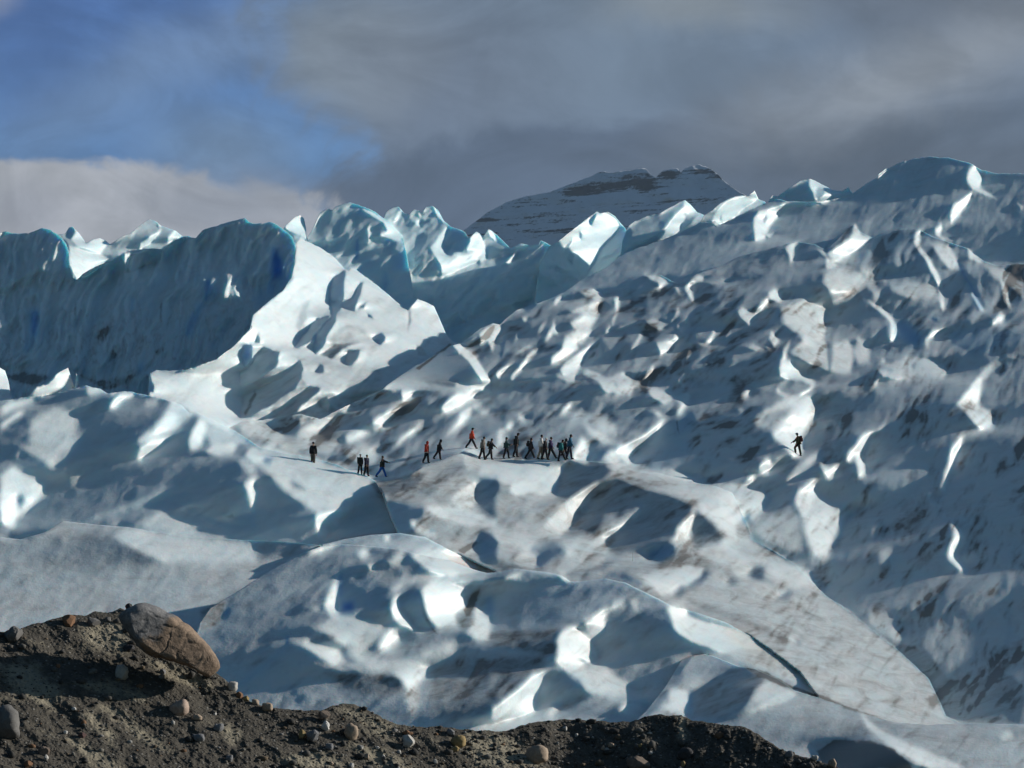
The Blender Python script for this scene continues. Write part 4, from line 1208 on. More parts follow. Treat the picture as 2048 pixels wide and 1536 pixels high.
def mat_ice():
    m, b, p = new_mat("glacier_ice")
    at = b.node('ShaderNodeAttribute', attribute_name='paint')
    sp = b.node('ShaderNodeSeparateColor')
    b.l.new(at.outputs['Color'], sp.inputs[0])
    dirt, blue, clear = sp.outputs[0], sp.outputs[1], sp.outputs[2]
    pos = b.node('ShaderNodeNewGeometry').outputs['Position']
    n1 = b.noise(pos, 0.35, 6, 0.65, 0.6)
    n2 = b.noise(pos, 2.2, 5, 0.7, 0.3)
    mr = b.node('ShaderNodeMapping')
    mr.inputs['Rotation'].default_value = (0.0, R(38), 0.0)
    b.l.new(pos, mr.inputs[0])
    mp = b.node('ShaderNodeMapping')
    mp.inputs['Scale'].default_value = (0.16, 0.3, 0.5)
    b.l.new(mr.outputs[0], mp.inputs[0])
    n3 = b.noise(mp.outputs[0], 1.6, 6, 0.68, 0.8)
    # silt: follows the painted bands, broken up by the grain of the ice
    br = b.m('ADD', b.m('MULTIPLY', n1, 0.5), b.m('MULTIPLY', n3, 0.9))
    amount = b.m('MULTIPLY', dirt, b.ramp(br, 0.45, 0.95, 0.45, 1.35), clamp=True)
    amount = b.m('ADD', amount, b.m('MULTIPLY', b.ramp(dirt, 0.45, 1.05), b.ramp(n1, 0.3, 0.7, 0.4, 1.0)), clamp=True)
    thin = b.ramp(n3, 0.50, 0.80, 0.0, 0.16)
    amount = b.m('ADD', amount, thin, clamp=True)
    spec = b.ramp(n2, 0.60, 0.74, 0.0, 1.0)
    amount = b.m('ADD', amount, b.m('MULTIPLY', spec, b.m('MULTIPLY', dirt, 0.3)), clamp=True)
    clean = b.mix(b.ramp(n1, 0.3, 0.7), (0.68, 0.785, 0.82), (0.80, 0.845, 0.85))
    clean = b.mix(b.m('MULTIPLY', clear, 0.85), clean, (0.55, 0.80, 0.88))  # teal of clearer ice, partly standing in for light glowing through it
    c = b.mix(b.m('MULTIPLY', amount, 0.92), clean, (0.20, 0.185, 0.168))
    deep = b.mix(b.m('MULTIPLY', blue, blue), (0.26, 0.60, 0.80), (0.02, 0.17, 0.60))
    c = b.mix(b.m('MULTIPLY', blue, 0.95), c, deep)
    b.put(p.inputs['Base Color'], c)
    p.inputs['Roughness'].default_value = 0.5
    p.inputs['Specular IOR Level'].default_value = 0.3
    p.inputs['Subsurface Weight'].default_value = ICE_SSS
    p.inputs['Subsurface Radius'].default_value = (0.12, 0.45, 0.62)
    b.put(p.inputs['Subsurface Scale'], b.m('ADD', 0.9, b.m('MULTIPLY', clear, 2.5)))
    bmp = b.node('ShaderNodeBump')
    bmp.inputs['Strength'].default_value = 0.35
    bmp.inputs['Distance'].default_value = 0.12
    hh = b.m('ADD', b.m('MULTIPLY', n2, 0.5), b.m('MULTIPLY', b.noise(pos, 7.0, 4, 0.6), 0.35))
    b.put(bmp.inputs['Height'], hh)
    b.l.new(bmp.outputs[0], p.inputs['Normal'])
    return m


def mat_moraine():
    m, b, p = new_mat("moraine_till")
    pos = b.node('ShaderNodeNewGeometry').outputs['Position']
    mp = b.node('ShaderNodeMapping')
    mp.inputs['Rotation'].default_value = (0, R(30), 0)
    mp.inputs['Scale'].default_value = (0.35, 1.0, 1.5)
    b.l.new(pos, mp.inputs[0])
    streak = b.noise(mp.outputs[0], 1.1, 6, 0.62, 0.5)
    at = b.node('ShaderNodeAttribute', attribute_name='paint')
    sp = b.node('ShaderNodeSeparateColor')
    b.l.new(at.outputs['Color'], sp.inputs[0])
    tan = sp.outputs[0]
    fine = b.noise(pos, 9.0, 6, 0.72)
    vo = b.node('ShaderNodeTexVoronoi', feature='F1')
    vo.inputs['Scale'].default_value = 16.0
    b.l.new(pos, vo.inputs['Vector'])
    peb = b.ramp(vo.outputs['Distance'], 0.1, 0.55, 1.0, 0.0)
    vs = b.node('ShaderNodeSeparateColor')
    b.l.new(vo.outputs['Color'], vs.inputs[0])
    t = b.m('ADD', b.m('MULTIPLY', tan, 0.75), b.m('MULTIPLY', b.m('SUBTRACT', streak, 0.5), 1.6))
    t = b.m('ADD', t, b.m('MULTIPLY', b.m('SUBTRACT', fine, 0.5), 1.2))
    t = b.ramp(t, 0.05, 0.75)
    c = b.mix(t, (0.074, 0.066, 0.054), (0.25, 0.22, 0.162))
    stone = b.m('MULTIPLY', peb, b.ramp(vs.outputs[0], 0.72, 0.95))
    c = b.mix(b.m('MULTIPLY', stone, 0.8), c, (0.26, 0.25, 0.23))
    dark = b.m('MULTIPLY', peb, b.ramp(vs.outputs[1], 0.55, 0.9))
    c = b.mix(b.m('MULTIPLY', dark, 0.75), c, (0.03, 0.028, 0.027))
    b.put(p.inputs['Base Color'], c)
    p.inputs['Roughness'].default_value = 0.95
    p.inputs['Specular IOR Level'].default_value = 0.15
    bmp = b.node('ShaderNodeBump')
    bmp.inputs['Strength'].default_value = 0.55
    bmp.inputs['Distance'].default_value = 0.04
    b.put(bmp.inputs['Height'], b.m('ADD', b.m('MULTIPLY', peb, 0.6), b.m('MULTIPLY', fine, 1.2)))
    b.l.new(bmp.outputs[0], p.inputs['Normal'])
    return m


def mat_mountain():
    m, b, p = new_mat("mountain_rock_snow")
    at = b.node('ShaderNodeAttribute', attribute_name='paint')
    sp = b.node('ShaderNodeSeparateColor')
    b.l.new(at.outputs['Color'], sp.inputs[0])
    pos = b.node('ShaderNodeNewGeometry').outputs['Position']
    mp = b.node('ShaderNodeMapping')
    mp.inputs['Rotation'].default_value = (0, R(5), 0)
    mp.inputs['Scale'].default_value = (0.006, 0.004, 0.085)
    b.l.new(pos, mp.inputs[0])
    band = b.noise(mp.outputs[0], 1.0, 7, 0.68, 0.4)
    n = b.noise(pos, 0.03, 6, 0.7)
    n4 = b.noise(pos, 0.12, 4, 0.7)
    v = b.m('ADD', b.m('MULTIPLY', sp.outputs[0], 0.42), b.m('ADD', band, b.m('MULTIPLY', b.m('SUBTRACT', n, 0.5), 0.55)))
    v = b.m('ADD', v, b.m('MULTIPLY', b.m('SUBTRACT', n4, 0.5), 0.25))
    k = b.ramp(v, 0.50, 0.63)
    c = b.mix(k, (0.68, 0.71, 0.76), (0.07, 0.072, 0.08))
    b.put(p.inputs['Base Color'], c)
    p.inputs['Roughness'].default_value = 0.9
    p.inputs['Specular IOR Level'].default_value = 0.1
    return m


_rock = {}


def mat_rock(kind):
    if kind in _rock:
        return _rock[kind]
    base = {'pale': (.40, .38, .35), 'white': (.52, .50, .47), 'tan': (.31, .24, .18), 'pink': (.34, .26, .21), 'grey': (.17, .17, .175),
            'dark': (.05, .048, .05), 'rust': (.19, .105, .06), 'ochre': (.26, .19, .09), 'brown': (.16, .125, .10), 'red': (.10, .06, .055), 'slab': (.13, .125, .12)}[kind]
    m, b, p = new_mat("rock_" + kind)
    co = b.node('ShaderNodeTexCoord').outputs['Object']
    n = b.noise(co, 6.0, 6, 0.7, 0.3)
    n2 = b.noise(co, 28.0, 4, 0.7)
    f = b.m('ADD', b.m('MULTIPLY', n, 0.7), b.m('MULTIPLY', n2, 0.4))
    c = b.mix(b.ramp(f, 0.35, 0.75), tuple(x * 0.72 for x in base), tuple(min(0.8, x * 1.28) for x in base))
    lich = b.ramp(b.noise(co, 3.0, 5, 0.65), 0.6, 0.75)
    c = b.mix(b.m('MULTIPLY', lich, 0.45), c, (0.10, 0.09, 0.075))
    b.put(p.inputs['Base Color'], c)
    p.inputs['Roughness'].default_value = 0.9
    p.inputs['Specular IOR Level'].default_value = 0.2
    bmp = b.node('ShaderNodeBump')
    bmp.inputs['Strength'].default_value = 0.6
    bmp.inputs['Distance'].default_value = 0.02
    b.put(bmp.inputs['Height'], f)
    b.l.new(bmp.outputs[0], p.inputs['Normal'])
    _rock[kind] = m
    return m


_plain = {}


def mat_cloth(rgb, rough=0.85):
    key = (tuple(round(x, 3) for x in rgb), rough)
    if key in _plain:
        return _plain[key]
    m, b, p = new_mat("cloth")
    co = b.node('ShaderNodeTexCoord').outputs['Object']
    n = b.noise(co, 14.0, 4, 0.6)
    c = b.mix(b.ramp(n, 0.3, 0.7), tuple(x * 0.8 for x in rgb), tuple(min(1, x * 1.15) for x in rgb))
    b.put(p.inputs['Base Color'], c)
    p.inputs['Roughness'].default_value = rough
    p.inputs['Specular IOR Level'].default_value = 0.2
    _plain[key] = m
    return m


ICE_SSS = 0.6
ICE = mat_ice()
TILL = mat_moraine()
# ------------------------------------------------------------------ the setting

def obj(name, me, parent=None):
    o = bpy.data.objects.new(name, me)
    C.objects.link(o)
    if parent:
        o.parent = parent
    return o


def join_meshes(name, meshes):
    """several ice sheets as one mesh"""
    vs, qs, cs, off = [], [], [], 0
    for me in meshes:
        n = len(me.vertices)
        v = np.empty(n * 3, np.float32); me.vertices.foreach_get('co', v)
        q = np.empty(len(me.loops), np.int32); me.loops.foreach_get('vertex_index', q)
        c = np.empty(n * 4, np.float32); me.attributes['paint'].data.foreach_get('color', c)
        vs.append(v.reshape(-1, 3)); qs.append(q.reshape(-1, 4) + off); cs.append(c.reshape(-1, 4)[:, :3])
        off += n
    me2 = mesh_from_arrays(name, np.vstack(vs), np.vstack(qs), meshes[0].materials[0])
    point_colors(me2, 'paint', np.vstack(cs))
    for me in meshes:
        bpy.data.meshes.remove(me)
    return me2


glacier = obj('glacier', join_meshes('glacier', [layer_mesh(L, ICE) for L in LAYERS]))
set_props(glacier, 'blue white glacier of seracs, crevasses and silty slopes', None, None, 'structure')

# moraine in front
mx = MORAINE
GMX = np.arange(-170, 2240, 2.0)


def moraine_relief(px, py):
    a, b_ = math.cos(R(-38)), math.sin(R(-38))
    t = px * a - py * b_; n = px * b_ + py * a
    r = 0.22 * fbm(t / 150, n / 46, 4, 900, 0.5) + 0.10 * fbm(px / 30, py / 26, 4, 930, 0.55) + 0.03 * fbm(px / 9, py / 8, 3, 960, 0.6)
    right = np.clip((px - 1150) / 200, 0, 1)
    r = r + right * (0.16 * fbm(px / 22 + py / 80, py / 60, 3, 990, 0.6))
    return r


_old_face = face_depth


def face_depth(L, px, py):
    D = _old_face(L, px, py)
    if L['n'] == 'moraine':
        D = D + moraine_relief(px, py) * np.clip((py - crest_at(L, px)) / 14, 0.15, 1)
        # the bank falls away to the right, where the sun stands
        D = D + 0.0046 * (np.clip(px, -300, 1150) - 500) - 0.002 * np.clip(px - 1150, 0, 2000)
    return D


MTAN = [  # patches of pale till
 (25, "14,1330 42,1316 78,1330 84,1372 46,1375 12,1352"), (20, "0,1340 30,1370 110,1420 90,1400 20,1352 0,1330"),
 (22, "199,1414 236,1417 352,1508 305,1492 222,1438"), (20, "160,1430 190,1425 232,1470 226,1488 190,1462"), (18, "78,1372 110,1372 112,1392 86,1390"),
 (24, "296,1318 330,1322 420,1368 380,1372 320,1345"), (26, "150,1352 210,1352 300,1385 290,1402 190,1386"), (22, "440,1450 480,1462 480,1490 445,1480"),
 (26, "160,1255 235,1240 262,1290 240,1310 170,1290"), (22, "660,1412 715,1412 790,1452 770,1470 700,1440"), (18, "930,1470 1000,1465 1040,1480 1090,1536 940,1536"),
 (14, "1352,1432 1372,1432 1374,1480 1360,1480"), (20, "140,1480 175,1490 250,1536 190,1536"), (20, "560,1520 640,1500 720,1536 600,1536"), (20, "680,1480 760,1500 830,1536 760,1536"),
]
L = MORAINE
L['bot'] = np.full_like(gx, 1700.0)
mor_me = layer_mesh(L, TILL, step=1.6, rowstep=1.5, lo=1720, paint=False)
nv = len(mor_me.vertices)
vv = np.empty(nv * 3, np.float32); mor_me.vertices.foreach_get('co', vv); vv = vv.reshape(-1, 3)
fwd = vv[:, 1] * CT + (vv[:, 2] - CAMZ) * ST
upv = -vv[:, 1] * ST + (vv[:, 2] - CAMZ) * CT
mpx = CX + vv[:, 0] / fwd * FPX; mpy = CY - upv / fwd * FPX
tanv = np.zeros(nv)
jx = mpx + 7 * fbm(mpx / 20, mpy / 20, 3, 41); jy = mpy + 7 * fbm(mpx / 20, mpy / 20, 3, 47)
for soft, txt in MTAN:
    p = np.array([[float(c) for c in q.split(',')] for q in txt.split()])
    ins = np.zeros(nv, bool); dist = np.full(nv, 1e9)
    for (ax, ay), (bx, by) in zip(p, np.roll(p, -1, 0)):
        dx, dy = bx - ax, by - ay
        t = np.clip(((jx - ax) * dx + (jy - ay) * dy) / (dx * dx + dy * dy + 1e-9), 0, 1)
        dist = np.minimum(dist, np.hypot(jx - ax - t * dx, jy - ay - t * dy))
        cr = (ay > jy) != (by > jy)
        ins ^= cr & (jx < dx * (jy - ay) / (dy if abs(dy) > 1e-9 else 1e-9) + ax)
    sdist = np.where(ins, dist, -dist)
    tanv = np.maximum(tanv, np.clip((sdist + soft * .6) / (soft * 1.2), 0, 1))
point_colors(mor_me, 'paint', np.stack([tanv, tanv * 0, tanv * 0], -1))
moraine = obj('moraine_ground', mor_me)
set_props(moraine, 'dark gravel and pale till of the moraine in front of the ice', None, None, 'structure')


def moraine_depth(px, py):
    a = np.array([float(px)]); b_ = np.array([float(py)])
    b_ = np.maximum(b_, crest_at(MORAINE, a) + 0.5)
    return float(face_depth(MORAINE, a, b_)[0])


# rock floor below everything, out to the horizon
def ground_sheet():
    n = 60
    xs = np.sign(np.linspace(-1, 1, n)) * np.abs(np.linspace(-1, 1, n)) ** 3 * 9000
    ys = np.linspace(0, 1, n) ** 3 * 12000 - 60
    X, Y = np.meshgrid(xs, ys)
    Z = -9.0 + 0.8 * fbm(X / 40, Y / 40, 3, 7) - 3.0 * np.clip((Y - 60) / 60, 0, 1)
    idx = np.arange(n * n).reshape(n, n)
    q = np.stack([idx[:-1, :-1], idx[:-1, 1:], idx[1:, 1:], idx[1:, :-1]], -1).reshape(-1, 4)
    me = mesh_from_arrays('ground', np.stack([X, Y, Z], -1).reshape(-1, 3), q, TILL)
    o = obj('ground', me)
    set_props(o, 'dark stony valley floor under the glacier', None, None, 'structure')


ground_sheet()


# ------------------------------------------------------------------ the far mountain
def build_mountain():
    D = 5200.0
    crest = polyline("400,760 700,600 850,520 900,480 929,460 975,425 1012,405 1050,393 1100,384 1127,373 1150,365 1172,356 1185,352 1195,345 1210,343 1225,346 1240,342 1262,341 1283,336 1292,338 1303,350 1312,356 1318,348 1328,341 1345,338 1355,337 1362,345 1368,338 1385,332 1398,329 1412,334 1422,338 1434,347 1446,360 1460,372 1480,385 1520,405 1600,440 1800,520 2100,700")
    xs = np.arange(420, 2080, 2.0)
    T = np.interp(xs, crest[:, 0], crest[:, 1]) + 1.4 * fbm(xs / 7, xs * 0 + 1.3, 3, 61)
    n = 150
    s = np.linspace(0, 1, n) ** 1.15
    B = 760.0
    py = T[None, :] + (B - T)[None, :] * s[:, None]
    px = np.broadcast_to(xs[None, :], py.shape)
    # a slope that comes towards us downhill, cut by terraces and gullies
    d = D - (py - 330) * 2.6
    d = d - 390 * np.clip((px - 900) / 600, -1, 2)
    d = d + 30 * fbm(px / 60, py / 30, 5, 63, 0.5) + 9 * fbm(px / 90, (py + 0.08 * px) / 7, 3, 67, 0.6)
    X, Y, Z = world_pt(px, py, d)
    tt = np.array([900, 400, 150, 50, 15.0]); dz = np.array([500, 180, 50, 10, 2.0])
    XB = X[0][None, :] + 0 * tt[:, None]; YB = Y[0][None, :] + tt[:, None]; ZB = Z[0][None, :] - dz[:, None]
    V = np.stack([np.vstack([XB, X]), np.vstack([YB, Y]), np.vstack([ZB, Z])], -1)
    m, k = V.shape[:2]
    idx = np.arange(m * k).reshape(m, k)
    q = np.stack([idx[:-1, :-1], idx[1:, :-1], idx[1:, 1:], idx[:-1, 1:]], -1).reshape(-1, 4)
    me = mesh_from_arrays('mountain', V.reshape(-1, 3), q, mat_mountain())
    # bare rock bands under the summit
    rock = np.zeros(py.shape)
    e = lambda cx, cy, rx, ry: np.exp(-(((px - cx) / rx) ** 2 + ((py - cy) / ry) ** 2))
    rock += 0.55 * e(1200, 372, 75, 12) + 0.5 * e(1270, 352, 45, 14) + 0.5 * e(1290, 372, 25, 12) + 0.8 * e(1340, 348, 22, 9) + 0.6 * e(1400, 342, 30, 7)
    rock += 0.8 * e(1160, 384, 40, 6) + 0.35 * e(1060, 405, 60, 12) + 0.5 * e(1145, 402, 25, 5) + 0.35 * e(1100, 428, 60, 5) + 0.6 * e(975, 440, 35, 5)
    rock += 0.28 * np.clip(np.sin((py + 0.06 * px) * 0.42) - 0.35, 0, 1) * np.clip((py - 340) / 25, 0, 1)
    rock += 0.3 * e(1200, 345, 20, 8) + 0.5 * e(1080, 463, 70, 4) + 0.5 * e(1300, 430, 60, 4) + 0.3 * e(1440, 360, 10, 20) - 0.25
    c = np.zeros((m, k, 3)); c[5:, :, 0] = rock; c[:5, :, 0] = rock[0]
    point_colors(me, 'paint', c.reshape(-1, 3))
    o = obj('mountain', me)
    set_props(o, 'snowy mountain with dark rock bands below its summit, behind the ice', None, None, 'structure')


build_mountain()
# ------------------------------------------------------------------ rocks on the moraine

def rock_mesh(name, outline, px, py, D, mat, bulge=0.8, seed=1, rings=9, angular=0.0):
    """a closed stone whose outline (frame units round px, py) is seen at depth D; rounded towards and away from us"""
    rng = np.random.RandomState(seed)
    pts = np.array(outline, dtype=float)
    n = 40
    ang = np.arctan2(pts[:, 1], pts[:, 0]); rad = np.hypot(pts[:, 0], pts[:, 1])
    o = np.argsort(ang); ang, rad = ang[o], rad[o]
    phi = np.linspace(-np.pi, np.pi, n, endpoint=False)
    A = np.concatenate([ang - 2 * np.pi, ang, ang + 2 * np.pi]); Rr = np.concatenate([rad] * 3)
    r = np.interp(phi, A, Rr)
    k = np.array([0.2, 0.6, 0.2]) if angular < 0.5 else np.array([0.06, 0.88, 0.06])
    r = k[0] * np.roll(r, 1) + k[1] * r + k[2] * np.roll(r, -1)
    mpp = D / FPX
    size = math.sqrt(np.mean(rad ** 2)) * mpp
    thick = size * bulge
    planes = []
    for q in range(6 if angular > 0 else 4):
        d = rng.normal(size=3); d /= np.linalg.norm(d); d[1] = -abs(d[1])
        planes.append((d, rng.uniform(0.55, 0.85)))
    verts, faces = [], []

    def add(f, j, side):
        x = math.cos(phi[j]) * r[j] * f * mpp; z = -math.sin(phi[j]) * r[j] * f * mpp
        y = side * thick * (1 - f ** 2.4) ** (1 / 2.4)
        p = Vector((x, y, z))
        nz = mnoise.fractal(Vector((x, y, z)) * (2.2 / size) + Vector((seed * 3.1, seed * 1.7, 0)), 1.0, 2.0, 4)
        p *= 1 + 0.11 * nz
        if side < 0 or f < 0.9:
            for d, lim in planes:
                q = (d[0] * p.x + d[1] * p.y + d[2] * p.z) / size
                if q > lim:
                    p -= Vector(d) * (q - lim) * size * (0.55 + 0.4 * angular)
        verts.append(p)
        return len(verts) - 1

    rows = []
    fs = list(np.linspace(1.0, 0.12, rings))
    front = [[add(f, j, -1) for j in range(n)] for f in fs]
    cf = add(0.0, 0, -1)
    back = [[add(f, j, 1) for j in range(n)] for f in fs[1:]]
    cb = add(0.0, 0, 1)
    for a, b_ in zip(front[:-1], front[1:]):
        for j in range(n):
            faces.append((a[j], a[(j + 1) % n], b_[(j + 1) % n], b_[j]))
    seq = [front[0]] + back
    for a, b_ in zip(seq[:-1], seq[1:]):
        for j in range(n):
            faces.append((a[(j + 1) % n], a[j], b_[j], b_[(j + 1) % n]))
    for j in range(n):
        faces.append((front[-1][j], front[-1][(j + 1) % n], cf))
        faces.append((back[-1][(j + 1) % n], back[-1][j], cb))
    me = bpy.data.meshes.new(name)
    me.from_pydata([tuple(v) for v in verts], [], faces)
    bm = bmesh.new(); bm.from_mesh(me)
    bmesh.ops.recalc_face_normals(bm, faces=bm.faces)
    for f in bm.faces:
        f.smooth = angular < 0.6
    bm.to_mesh(me); bm.free()
    me.materials.append(mat)
    return me


def random_outline(w, h, seed, angular):
    rng = np.random.RandomState(seed)
    m = 9 if angular else 14
    a = np.sort(rng.uniform(0, 2 * np.pi / m * 0.7, m) + np.arange(m) * 2 * np.pi / m)
    k = 1 + rng.uniform(-0.16, 0.12, m)
    e = 2.5
    x = np.sign(np.cos(a)) * np.abs(np.cos(a)) ** (2 / e) * w / 2 * k
    y = np.sign(np.sin(a)) * np.abs(np.sin(a)) ** (2 / e) * h / 2 * k
    return np.stack([x, y], -1)


ROCKS = [
 # px, py, w, h, colour, angular, label
 (244, 1342, 28, 37, 'pale', 0, 'pale grey rounded stone below the left end of the big brown boulder'),
 (360, 1414, 42, 36, 'pink', 0, 'pinkish tan oval stone, the larger of two touching stones on the left slope'),
 (394, 1434, 20, 16, 'tan', 0, 'small cream stone touching the lower right side of the pinkish oval stone'),
 (259, 1295, 25, 17, 'dark', 1, 'dark stone lying against the lower left edge of the big boulder'),
 (26, 1268, 52, 30, 'slab', 1, 'flat grey slab on the moraine crest at the left edge of the photo'),
 (138, 1240, 31, 28, 'rust', 1, 'rusty brown stone standing up on the moraine crest left of the big boulder'),
 (186, 1242, 34, 18, 'slab', 1, 'low dark slab on the crest between the rusty stone and the big boulder'),
 (216, 1238, 16, 10, 'slab', 1, 'small dark slab on the crest touching the big boulder on its left'),
 (258, 1212, 17, 13, 'dark', 1, 'small dark stone perched on the upper left tip of the big boulder'),
 (10, 1442, 58, 78, 'slab', 0, 'large dark grey boulder cut by the left edge of the photo'),
 (466, 1370, 20, 27, 'pale', 0, 'pale rounded stone on the crest just below the right tip of the big boulder'),
 (478, 1389, 20, 12, 'rust', 1, 'bright orange stone on the crest below the pale rounded one'),
 (491, 1397, 15, 12, 'ochre', 1, 'small yellowish stone on the crest just right of the bright orange stone'),
 (511, 1403, 16, 14, 'tan', 0, 'small tan stone on the crest between the orange stone and the greyish tan one'),
 (535, 1412, 24, 20, 'tan', 0, 'greyish tan rounded stone at the foot of the left crest'),
 (429, 1426, 8, 10, 'white', 1, 'tiny white stone right of the pinkish oval stone'),
 (165, 1470, 19, 12, 'red', 1, 'dark red stone low on the left slope'),
 (436, 1454, 25, 18, 'grey', 0, 'blue grey stone half sunk in the till below the two touching stones'),
 (396, 1474, 28, 17, 'grey', 0, 'light grey flat stone half buried below the small cream stone'),
 (56, 1527, 22, 13, 'rust', 1, 'rusty stone at the bottom edge near the lower left corner'),
 (92, 1515, 10, 14, 'pale', 1, 'small pale upright stone near the lower left corner'),
 (86, 1501, 26, 20, 'brown', 1, 'brown rough stone above the small pale upright one at lower left'),
 (131, 1464, 9, 8, 'white', 0, 'tiny whitish stone left of the dark red stone'),
 (148, 1417, 10, 7, 'white', 0, 'tiny whitish stone high on the left slope above the dark red stone'),
 (115, 1331, 11, 10, 'rust', 1, 'small orange brown stone on the dark gravel under the rusty crest stone'),
 (326, 1342, 13, 12, 'grey', 1, 'small grey stone just under the lower edge of the big boulder'),
 (651, 1451, 15, 26, 'white', 1, 'white pointed wedge shaped stone at the foot of the brown block'),
 (648, 1429, 24, 28, 'brown', 1, 'brown block standing above the white pointed stone'),
 (703, 1462, 28, 37, 'tan', 0, 'tall grey tan egg shaped boulder right of the white pointed stone'),
 (625, 1471, 30, 27, 'grey', 1, 'grey slanting slab left below the white pointed stone'),
 (604, 1467, 14, 22, 'ochre', 1, 'narrow yellowish stone left of the grey slanting slab'),
 (658, 1492, 19, 16, 'grey', 0, 'small rounded grey stone below the grey slanting slab'),
 (818, 1480, 26, 31, 'pale', 1, 'cream angular boulder in the middle of the lower moraine'),
 (815, 1466, 26, 6, 'rust', 1, 'thin rusty brown flake lying above the cream angular boulder'),
 (915, 1481, 33, 28, 'ochre', 0, 'ochre rounded boulder below the middle of the moraine crest'),
 (901, 1463, 19, 15, 'grey', 0, 'grey rounded stone resting above the ochre boulder'),
 (910, 1497, 22, 10, 'ochre', 0, 'flat ochre stone under the ochre rounded boulder'),
 (733, 1512, 9, 17, 'tan', 1, 'small tan upright stone below the tall egg shaped boulder'),
 (754, 1495, 9, 6, 'white', 1, 'tiny white chip between the egg shaped boulder and the cream angular boulder'),
 (723, 1494, 10, 8, 'pale', 1, 'tiny pale chip just below the tall egg shaped boulder'),
 (799, 1503, 6, 8, 'white', 1, 'tiny white upright chip below the cream angular boulder'),
 (767, 1512, 7, 7, 'white', 0, 'tiny round white pebble left below the cream angular boulder'),
 (703, 1530, 11, 10, 'white', 1, 'white stone at the bottom edge below the tall egg shaped boulder'),
 (662, 1526, 11, 8, 'tan', 0, 'small tan stone at the bottom edge left of the white one'),
 (459, 1515, 15, 17, 'grey', 0, 'grey round stone at the bottom edge below the blue grey half sunk stone'),
 (870, 1522, 10, 9, 'pale', 1, 'small pale block at the bottom edge left below the ochre boulder'),
 (585, 1442, 11, 7, 'ochre', 1, 'small yellow stone high up left of the brown block'),
 (1071, 1506, 56, 37, 'tan', 0, 'large reddish tan boulder with a dark left side near the bottom middle'),
 (1275, 1524, 50, 26, 'brown', 1, 'brownish grey boulder at the bottom edge right of the reddish tan one'),
 (1372, 1505, 34, 23, 'dark', 0, 'black rounded boulder at the foot of the dark gravel gully'),
 (1664, 1526, 18, 21, 'tan', 0, 'tan stone at the far right end of the moraine'),
 (1629, 1515, 15, 11, 'pale', 0, 'small pale stone on the crest left of the tan end stone'),
 (1578, 1507, 18, 14, 'grey', 0, 'grey stone on the falling right crest of the moraine'),
 (1130, 1456, 10, 14, 'pale', 1, 'pale upright stone high on the dark right part of the moraine'),
 (1207, 1495, 12, 9, 'tan', 1, 'left one of two small tan stones on the dark gravel right of centre'),
 (1222, 1490, 12, 11, 'tan', 1, 'right one of two small tan stones on the dark gravel right of centre'),
 (1366, 1526, 9, 15, 'ochre', 1, 'small orange brown stone at the bottom edge under the black boulder'),
 (1153, 1470, 8, 8, 'pale', 0, 'tiny pale stone under the pale upright stone on the dark gravel'),
 (1280, 1490, 8, 10, 'ochre', 1, 'tiny ochre stone above the brownish grey boulder'),
 (1301, 1505, 11, 8, 'pale', 0, 'tiny pale stone up right of the brownish grey boulder'),
]
for i, (px, py, w, h, colr, ang, label) in enumerate(ROCKS):
    D = moraine_depth(px, min(py + h * 0.30, 1600)) - 0.25 * math.sqrt(w * h) * 0.5 * 45 / FPX
    me = rock_mesh('boulder' if w * h > 350 else 'stone', random_outline(w, h, 100 + i, ang), px, py, D, mat_rock(colr), 0.8, 7 + i, 7, float(ang))
    o = obj('boulder' if w * h > 350 else 'stone', me)
    o.location = world_pt(px, py + h * 0.10, D)
    set_props(o, label, 'boulder' if w * h > 350 else 'stone', 'rocks lying on the moraine')


# the big boulder: grey top, brown broken face
def mat_big_boulder():
    m, b, p = new_mat("big_boulder_rock")
    co = b.node('ShaderNodeTexCoord').outputs['Object']
    sx = b.node('ShaderNodeSeparateXYZ'); b.l.new(co, sx.inputs[0])
    n = b.noise(co, 3.0, 7, 0.66, 0.4)
    n2 = b.noise(co, 16.0, 5, 0.7)
    # the fresh brown break takes the lower right part of the face
    t = b.m('ADD', b.m('MULTIPLY', sx.outputs[0], 0.95), b.m('MULTIPLY', sx.outputs[2], -0.75))
    t = b.m('ADD', t, b.m('MULTIPLY', b.m('SUBTRACT', n, 0.5), 1.1))
    brown = b.ramp(t, -0.42, -0.22)
    f = b.m('ADD', b.m('MULTIPLY', n, 0.6), b.m('MULTIPLY', n2, 0.5))
    grey = b.mix(b.ramp(f, 0.4, 0.75), (0.11, 0.108, 0.112), (0.25, 0.245, 0.24))
    br = b.mix(b.ramp(f, 0.35, 0.75), (0.13, 0.092, 0.065), (0.29, 0.205, 0.14))
    c = b.mix(b.m('MULTIPLY', brown, 0.9), grey, br)
    c = b.mix(b.m('MULTIPLY', b.ramp(b.noise(co, 7.0, 5, 0.7), 0.6, 0.72), 0.5), c, (0.10, 0.085, 0.07))
    b.put(p.inputs['Base Color'], c)
    p.inputs['Roughness'].default_value = 0.9
    p.inputs['Specular IOR Level'].default_value = 0.2
    bmp = b.node('ShaderNodeBump')
    bmp.inputs['Strength'].default_value = 0.8
    bmp.inputs['Distance'].default_value = 0.06
    b.put(bmp.inputs['Height'], f)
    b.l.new(bmp.outputs[0], p.inputs['Normal'])
    return m


